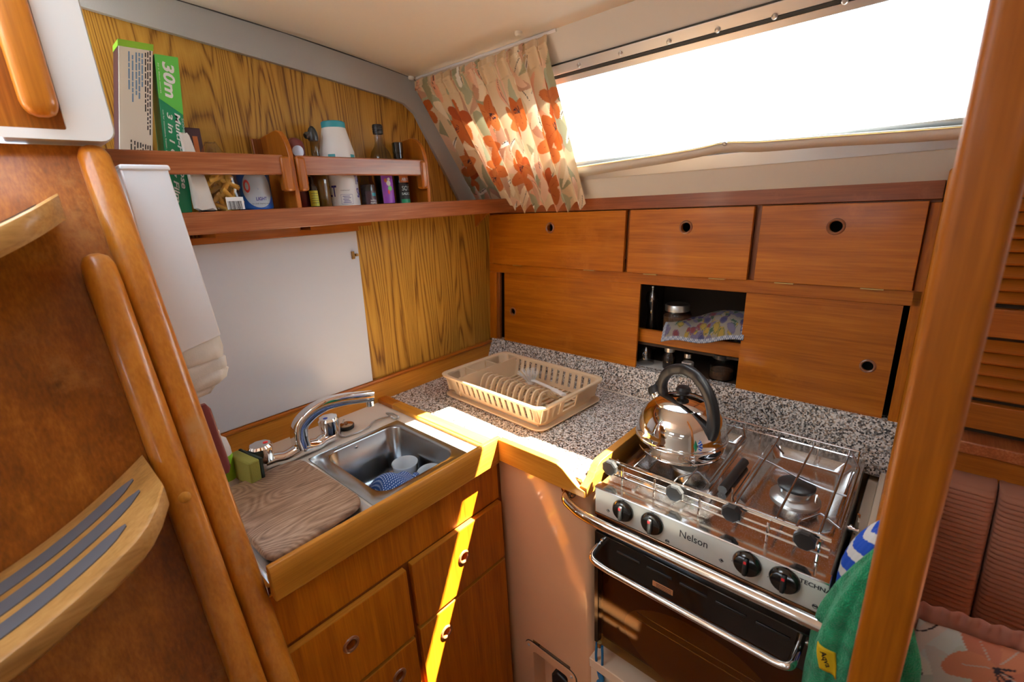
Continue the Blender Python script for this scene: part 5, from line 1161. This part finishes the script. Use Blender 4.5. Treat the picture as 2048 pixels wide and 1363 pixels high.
for nm, lab, cx, cy2, r, h, lm, c_ in (('spice_jar', 'small jar with a steel lid between the glass jar and herb bottle', 0.782, 0.065, 0.021, 0.058, 'steel_satin', 'dark_glass'), ('herb_bottle', 'herb bottle with a green and white label in the low open locker', 0.848, 0.058, 0.019, 0.052, 'steel', 'tub_white'), ('coffee_jar', 'wide glass jar with dark contents at the sliding door edge', 0.950, 0.068, 0.036, 0.066, 'black_plastic', 'nuts')):
    t = thing(nm, lab, 'jar' if nm != 'herb_bottle' else 'bottle', (cx, cy2, LZ)); c0 = (cx, cy2, LZ + 0.0015)
    lathe([(r * 0.95, 0), (r, 0.002), (r, h * 0.72), (r * 0.75, h * 0.85), (r * 0.72, h)], c0, 28).build('glass', 'clear_jar' if nm != 'spice_jar' else 'dark_glass', t)
    if nm != 'spice_jar': lathe([(r * 0.9, 0.002), (r * 0.94, 0.004), (r * 0.94, h * (0.66 if nm == 'herb_bottle' else 0.4)), (0, h * (0.66 if nm == 'herb_bottle' else 0.4))], c0, 24).build('contents', c_, t)
    lathe([(r * 0.8, h), (r * 0.8, h + 0.013), (0, h + 0.014)], c0, 24).build('lid', lm, t)
    if nm == 'herb_bottle':
        w_ = wrap(c0, r * 1.01, -2.6, -0.6, LZ + 0.003, LZ + 0.020); w_.build('label', 'lime', t); w_ = wrap(c0, r * 1.01, -2.6, -0.6, LZ + 0.020, LZ + 0.038); w_.build('label', 'tub_white', t)
        curved_text('oregano', c0, r * 1.03, -2.05, LZ + 0.020, 0.005, 0.018, 'ink', t, 0.01)

# ================================================================== curtain
def floral(U, W, wid, hei, seed, nfl):
    """flat print of lilies and leaves; U,W in metres on the cloth"""
    r_ = np.random.RandomState(seed); C = np.empty(U.shape + (3,)); C[:] = (0.62, 0.47, 0.30)
    def band(cx, cy2, L_, wd_, t, colr, bend=0.0):
        dx, dy = U - cx, W - cy2; p_ = dx * math.cos(t) + dy * math.sin(t); q_ = -dx * math.sin(t) + dy * math.cos(t) - bend * p_ * p_ / L_
        m_ = (np.abs(p_) < L_) & (np.abs(q_) < wd_ * np.sqrt(np.clip(1 - (p_ / L_) ** 2, 0, 1))); C[m_] = colr; return p_, q_, m_
    def line(cx, cy2, L_, t, w_=0.0011, colr=(0.03, 0.022, 0.03), bend=0.0):
        dx, dy = U - cx, W - cy2; p_ = dx * math.cos(t) + dy * math.sin(t); q_ = -dx * math.sin(t) + dy * math.cos(t) - bend * p_ * p_ / L_; C[(np.abs(p_) < L_) & (np.abs(q_) < w_)] = colr
    A = int(nfl * 9)
    for i in range(A):
        cx, cy2, t = r_.rand() * wid, r_.rand() * hei, math.radians(90 + r_.uniform(-45, 45)); k = i % 6
        cr_ = [(0.74, 0.62, 0.45), (0.30, 0.28, 0.17), (0.46, 0.26, 0.17), (0.66, 0.34, 0.22), (0.36, 0.36, 0.24), (0.70, 0.46, 0.32)][k]
        band(cx, cy2, r_.uniform(0.04, 0.09), r_.uniform(0.010, 0.024), t, cr_, r_.uniform(-0.6, 0.6))
        if i % 3 == 0: line(cx, cy2, r_.uniform(0.02, 0.05), t, bend=r_.uniform(-0.5, 0.5))
        if i % 4 == 0: band(cx + 0.02, cy2 + 0.01, 0.030, 0.008, t + 0.9, (0.80, 0.76, 0.68)); line(cx + 0.028, cy2 + 0.004, 0.028, t + 0.9, 0.0014)
    for i in range(nfl):
        cx, cy2 = wid * ((i + 0.5 * r_.rand()) / nfl), hei * (0.10 + 0.80 * ((i * 0.7548 + 0.25 * r_.rand()) % 1)); t0 = r_.rand() * 6.28; s_ = r_.uniform(1.05, 1.45)
        oc2 = [(0.42, 0.095, 0.018), (0.34, 0.065, 0.016), (0.50, 0.16, 0.045)][i % 3]
        for k in range(5):
            a = t0 + k * 1.257; L_ = 0.030 * s_; band(cx + L_ * 0.8 * math.cos(a), cy2 + L_ * 0.8 * math.sin(a), L_, 0.0170 * s_, a, oc2 if k % 2 else (0.44, 0.12, 0.03), 0.25); line(cx + L_ * 0.6 * math.cos(a), cy2 + L_ * 0.6 * math.sin(a), L_ * 0.5, a, 0.0007, (0.30, 0.06, 0.02))
        for k in range(4): a = t0 + 0.5 + k * 0.45; line(cx + 0.010 * math.cos(a), cy2 + 0.010 * math.sin(a), 0.012, a, 0.0012)
        band(cx + 0.022 * math.cos(t0 + 1), cy2 + 0.022 * math.sin(t0 + 1), 0.006, 0.003, t0, (0.03, 0.02, 0.04))
    return C
NU, NV = 420, 230; FW, FH = 1.05, 0.50
cu_ = thing('curtain', 'pleated curtain printed with orange lilies hanging at the window', 'curtain', (0.28, -0.15, 0.64))
def cpos(u, v):
    # v = 0 heading at the deckhead, 1 hem
    xt = 0.030 + 0.545 * u; xb = 0.020 + 0.480 * u
    zt_ = 1.046 - 0.004 * math.sin(3 * u); zb = 0.672 - 0.026 * min(1, u * 2.2) - 0.006 * math.sin(u * 60) * v + 0.004 * max(0, u - 0.8) * 5
    x = xt + (xb - xt) * v; z = zt_ + (zb - zt_) * v
    y = 0.02 - LK * (z - 0.66)
    ph = 2 * math.pi * (11.0 * u + 0.35 * math.sin(5 * u) + 0.10 * math.sin(2.4 * v + 7 * u)); amp = 0.013 * (0.55 + 0.55 * v) * (1 + 0.4 * math.sin(17 * u))
    off = 0.030 + amp * math.sin(ph) + (0.004 * math.sin(2.3 * ph + 1) if v < 0.1 else 0) + 0.012 * v * (u > 0.0)
    x += 0.006 * math.cos(ph) * (1 - 0.3 * v)
    p = V(x, y, z) + LP.n * off; return tuple(p)
mb = MB(); mb.grid(cpos, NU, NV); U, W = np.meshgrid(np.linspace(0, FW, NU + 1), np.linspace(0, FH, NV + 1)); mb.c = floral(U, W, FW, FH, 17, 17).reshape(-1, 3)
mb.build('cloth', 'fabric_curtain', cu_, sharp=180)
hd = MB()
def hpos(u, v):
    p = V(cpos(u, 0.0)); ph = 2 * math.pi * 26 * u; return tuple(p + V(0, 0, 0.014 - 0.026 * v) + LP.n * (0.004 * math.sin(ph) - 0.006))
hd.grid(hpos, 300, 8); U2, W2 = np.meshgrid(np.linspace(0, FW, 301), np.linspace(0.0, 0.03, 9)); hd.c = floral(U2, W2, FW, FH, 17, 17).reshape(-1, 3); hd.build('heading_tape', 'fabric_curtain', cu_, sharp=180)
tk = thing('curtain_track', 'white curtain track with cream end stops along the deckhead edge', 'curtain track', (0.3, -0.29, 1.05))
tube([(0.03, -0.287, 1.055), (0.60, -0.285, 1.053)], 0.004, 8).build('wire', 'white_plastic', tk)
for x, y in ((0.012, -0.300), (0.505, -0.325)): lathe([(0.010, 0), (0.010, 0.009), (0.007, 0.012), (0, 0.012)], (x + 0.006, y, zc(y) + 0.003), 18, axis=(0, 0, -1)).build('end_stop', 'cream_card', tk)

# ================================================================== towels over the partition
plain('tag_yellow', (0.70, 0.48, 0.01), 0.6)
def bunch(name, lab, cx, cyy, zt_, zb, wl, wr, dp, mat, paint=None, seed=0.0, nf=5, fold=0.10, nu=150, nv=110, tw=0.22):
    """a towel hung in loose folds over the end of the partition: closed folded skirt narrowing to its rounded top"""
    def f(u, v):
        a = 2 * math.pi * u; t = v                       # v 0 top, 1 hem
        z = zt_ - (zt_ - zb) * t ** 1.25
        g = math.sin(min(1.0, t / tw) * math.pi / 2) * (0.80 + 0.20 * t)
        sg = math.sin(nf * a + seed + 1.2 * t); sg = math.copysign(abs(sg) ** 0.7, sg)
        r = 1 + fold * min(1, t * 3) * (sg + 0.45 * math.sin((2 * nf + 1) * a + 2 * seed + 2 * t)) + 0.008 * math.sin(23 * a + 60 * t)
        x = cx + (wr if math.cos(a) > 0 else wl) * math.cos(a) * g * r; y = cyy + dp * math.sin(a) * g * r
        return (x, y, z + 0.006 * math.sin(3 * a + seed) * (1 - t))
    mb = MB(); mb.grid(f, nu, nv)
    if paint: U, W = np.meshgrid(np.linspace(0, 1, nu + 1), np.linspace(0, 1, nv + 1)); mb.c = paint(U, W).reshape(-1, 3)
    o = mb.build(name, mat, sharp=180, solid=0.003); tag(o, lab, 'towel'); return o, f
def stripes(U, W):
    C = np.empty(U.shape + (3,)); C[:] = (0.62, 0.61, 0.60); h = W + 0.02 * np.sin(U * 6.28); C[(h % 0.105) < 0.062] = (0.012, 0.065, 0.42); C[(h > 0.86) & (h < 0.93)] = (0.5, 0.02, 0.02); return C
bunch('striped_towel', 'blue and white striped tea towel under the green towel', 1.399, -0.512, 0.125, -0.33, 0.051, 0.040, 0.055, 'fabric_print', stripes, 1.0, 4, 0.04, nv=240, tw=0.30)
gtw, gf_ = bunch('green_towel', 'green terry towel with a yellow tag hung over the galley partition', 1.396, -0.606, 0.132, -0.50, 0.062, 0.072, 0.048, 'terry', None, 0.6, 5, 0.16, tw=0.42)
# sewn-on tag follows the towel surface: between two heights on the outer fold facing aft
def tagpt(u, v): p = V(gf_(u, v)); c0 = V(1.396, -0.606, p[2]); return p + nrm(p - c0) * 0.003
mb = MB(); mb.grid(lambda a, b: tagpt(0.625 + 0.050 * a + 0.022 * b, 0.350 + 0.075 * b + 0.018 * a), 6, 8); yt = mb.build('towel_tag', 'tag_yellow', gtw, solid=0.0012)
p0 = tagpt(0.645, 0.371); lettering('Aqva', p0 + nrm(p0 - V(1.396, -0.606, p0[2])) * 0.0030, tagpt(0.667, 0.425) - p0, tagpt(0.677, 0.375) - p0, 0.008, 'ink', yt, width=0.030, bold=0.02)

# ================================================================== saloon seen past the pillar
ldr = thing('louvre_door', 'varnished locker with a louvred door in the saloon behind the pillar', 'cabinet', (1.72, 0.02, 0.05))
for a0, a1, b0, b1 in ((1.425, 1.46, 0.05, 0.66), (1.98, 2.02, 0.05, 0.66), (1.46, 1.98, 0.62, 0.66), (1.46, 1.98, 0.325, 0.385), (1.46, 1.98, 0.115, 0.175)):
    box(a0, a1, -0.005, 0.018, b0, b1).build('door_frame', 'teak_x' if a1 - a0 > 0.1 else 'teak_z', ldr, bevel=0.002)
z = 0.190; sl0 = None
while z < 0.615:
    if not (0.305 < z < 0.39):
        if sl0 is None:
            mb = MB(); mb.prism([(1.46, -0.002, z), (1.46, 0.016, z + 0.020), (1.46, 0.020, z + 0.017), (1.46, 0.002, z - 0.004)], (0.52, 0, 0)); sl0 = mb.build('slat', 'teak_x', ldr); zb0 = z
        else: o = sl0.copy(); col.objects.link(o); o.parent = ldr; o.location = (0, 0, z - zb0)
    z += 0.0262
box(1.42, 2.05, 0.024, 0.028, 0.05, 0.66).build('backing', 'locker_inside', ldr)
box(1.42, 2.05, -0.05, 0.02, 0.072, 0.100).build('ledge', 'mahog_y', ldr, bevel=0.003); box(1.42, 2.05, -0.035, -0.02, -0.10, 0.070).build('lower_panel', 'teak_x', ldr)
sb = thing('settee', 'built-in settee with salmon corduroy back cushions beside the pillar', 'settee', (2.0, -0.3, -0.62))
for (x0, x1) in ((1.445, 1.5655), (1.5685, 1.95)):
    mb = MB(); L = []; N = 44
    pts = []
    for i in range(N * 4 + 1):
        t = i / (N * 4); z = 0.02 - 0.42 * t; y = -0.085 - 0.13 * t; rib = 0.0036 * abs(math.sin(math.pi * N * t)); e = min(t, 1 - t); rnd = 0.018 * max(0, 1 - e / 0.05) ** 2
        pts.append((y - rib + rnd, z))
    prof = [(x0, *p) for p in pts] + [(x0, pts[-1][0] + 0.06, pts[-1][1]), (x0, pts[0][0] + 0.028, pts[0][1] + 0.004)]
    L = [[V(p) + V(dx, ins, 0) for p in prof] for dx, ins in ((0.0, 0.014), (0.004, 0.005), (0.012, 0.0), (x1 - x0 - 0.012, 0.0), (x1 - x0 - 0.004, 0.005), (x1 - x0, 0.014))]
    mb.hull_loop(L).build('back_panel', 'corduroy', sb, sharp=50)
box(1.425, 3.17, -0.75, 0.1, -0.62, -0.44).build('base', 'teak_x', sb, bevel=0.003)
sbt = MB(); sbt.hull_loop([[(x, y, zz) for x, y in rrect(1.445 + g, 2.6 - g, -0.74 + g, -0.24 - g, 0.03)] for zz, g in ((-0.44, 0.008), (-0.43, 0.0), (-0.37, 0.0), (-0.36, 0.010))]); tag(sbt.build('seat_cushion', 'corduroy', sharp=50), 'salmon corduroy settee seat cushion', 'cushion')
fcu = thing('floral_cushion', 'frilled cushion printed with orange and pink flowers on the settee', 'cushion', (1.66, -0.40, -0.36))
CP = Plane((1.475, -0.36, -0.145), nrm((1, 0.10, 0.06)), nrm((0.05, 0.42, 0.9)), nrm((-0.10, -0.90, 0.42)))
CWD, CH = 0.36, 0.225
def pil(u, v, s):
    a = (u) * CWD; b = (v - 1) * CH; th = 0.055 * (max(0, math.sin(math.pi * u)) * max(0, math.sin(math.pi * v))) ** 0.5 + 0.006 * math.sin(14 * u + 3 * v) * (1 - v) ; return tuple(CP.p(a, b, s * th))
for s in (1, -1):
    mb = MB(); mb.grid(lambda u, v: pil(u, v, s), 150, 130); U, W = np.meshgrid(np.linspace(0, CWD, 151), np.linspace(0, CH, 131))
    C = floral(U / 1.15, W / 1.15, CWD / 1.15, CH / 1.15, 8, 4); g_ = (C == np.array([0.62, 0.47, 0.30])).all(-1); C[g_] = (0.50, 0.52, 0.46); o_m = (C[..., 0] > 0.3) & (C[..., 0] > 2.2 * C[..., 1]); C[o_m] = C[o_m] * 0.55 + np.array([0.28, 0.12, 0.08]); l_m = ~o_m & (C.max(-1) > 0.2); C[l_m] = C[l_m] * 0.35 + np.array([0.33, 0.34, 0.30]); mb.c = (C * 0.95).reshape(-1, 3); mb.build('cover', 'fabric_print', fcu, sharp=180)
mb = MB(); per = [(u, 1.0) for u in np.linspace(0, 1, 140)] + [(1.0, v) for v in np.linspace(1, 0, 60)][1:]
per = [(0.0, v) for v in np.linspace(0, 1, 110)][:-1] + per
def fr_(i, w):
    u, v = per[i]; ox = (-1 if u == 0.0 and v < 1 else (1 if u == 1.0 else 0)); oy = 1 if v == 1.0 else 0; return CP.p(u * CWD + ox * w, (v - 1) * CH + oy * w, 0.010 * (w / 0.03) * math.sin(i * 0.62) + 0.004 * math.sin(i * 0.23))
N = len(per); vs = [fr_(i, w) for w in (0.0, 0.012, 0.022, 0.032) for i in range(N)]; mb.add(vs, [(j * N + i, j * N + i + 1, (j + 1) * N + i + 1, (j + 1) * N + i) for j in range(3) for i in range(N - 1)])
mb.build('frill', 'salmon', fcu, sharp=180, solid=0.002)
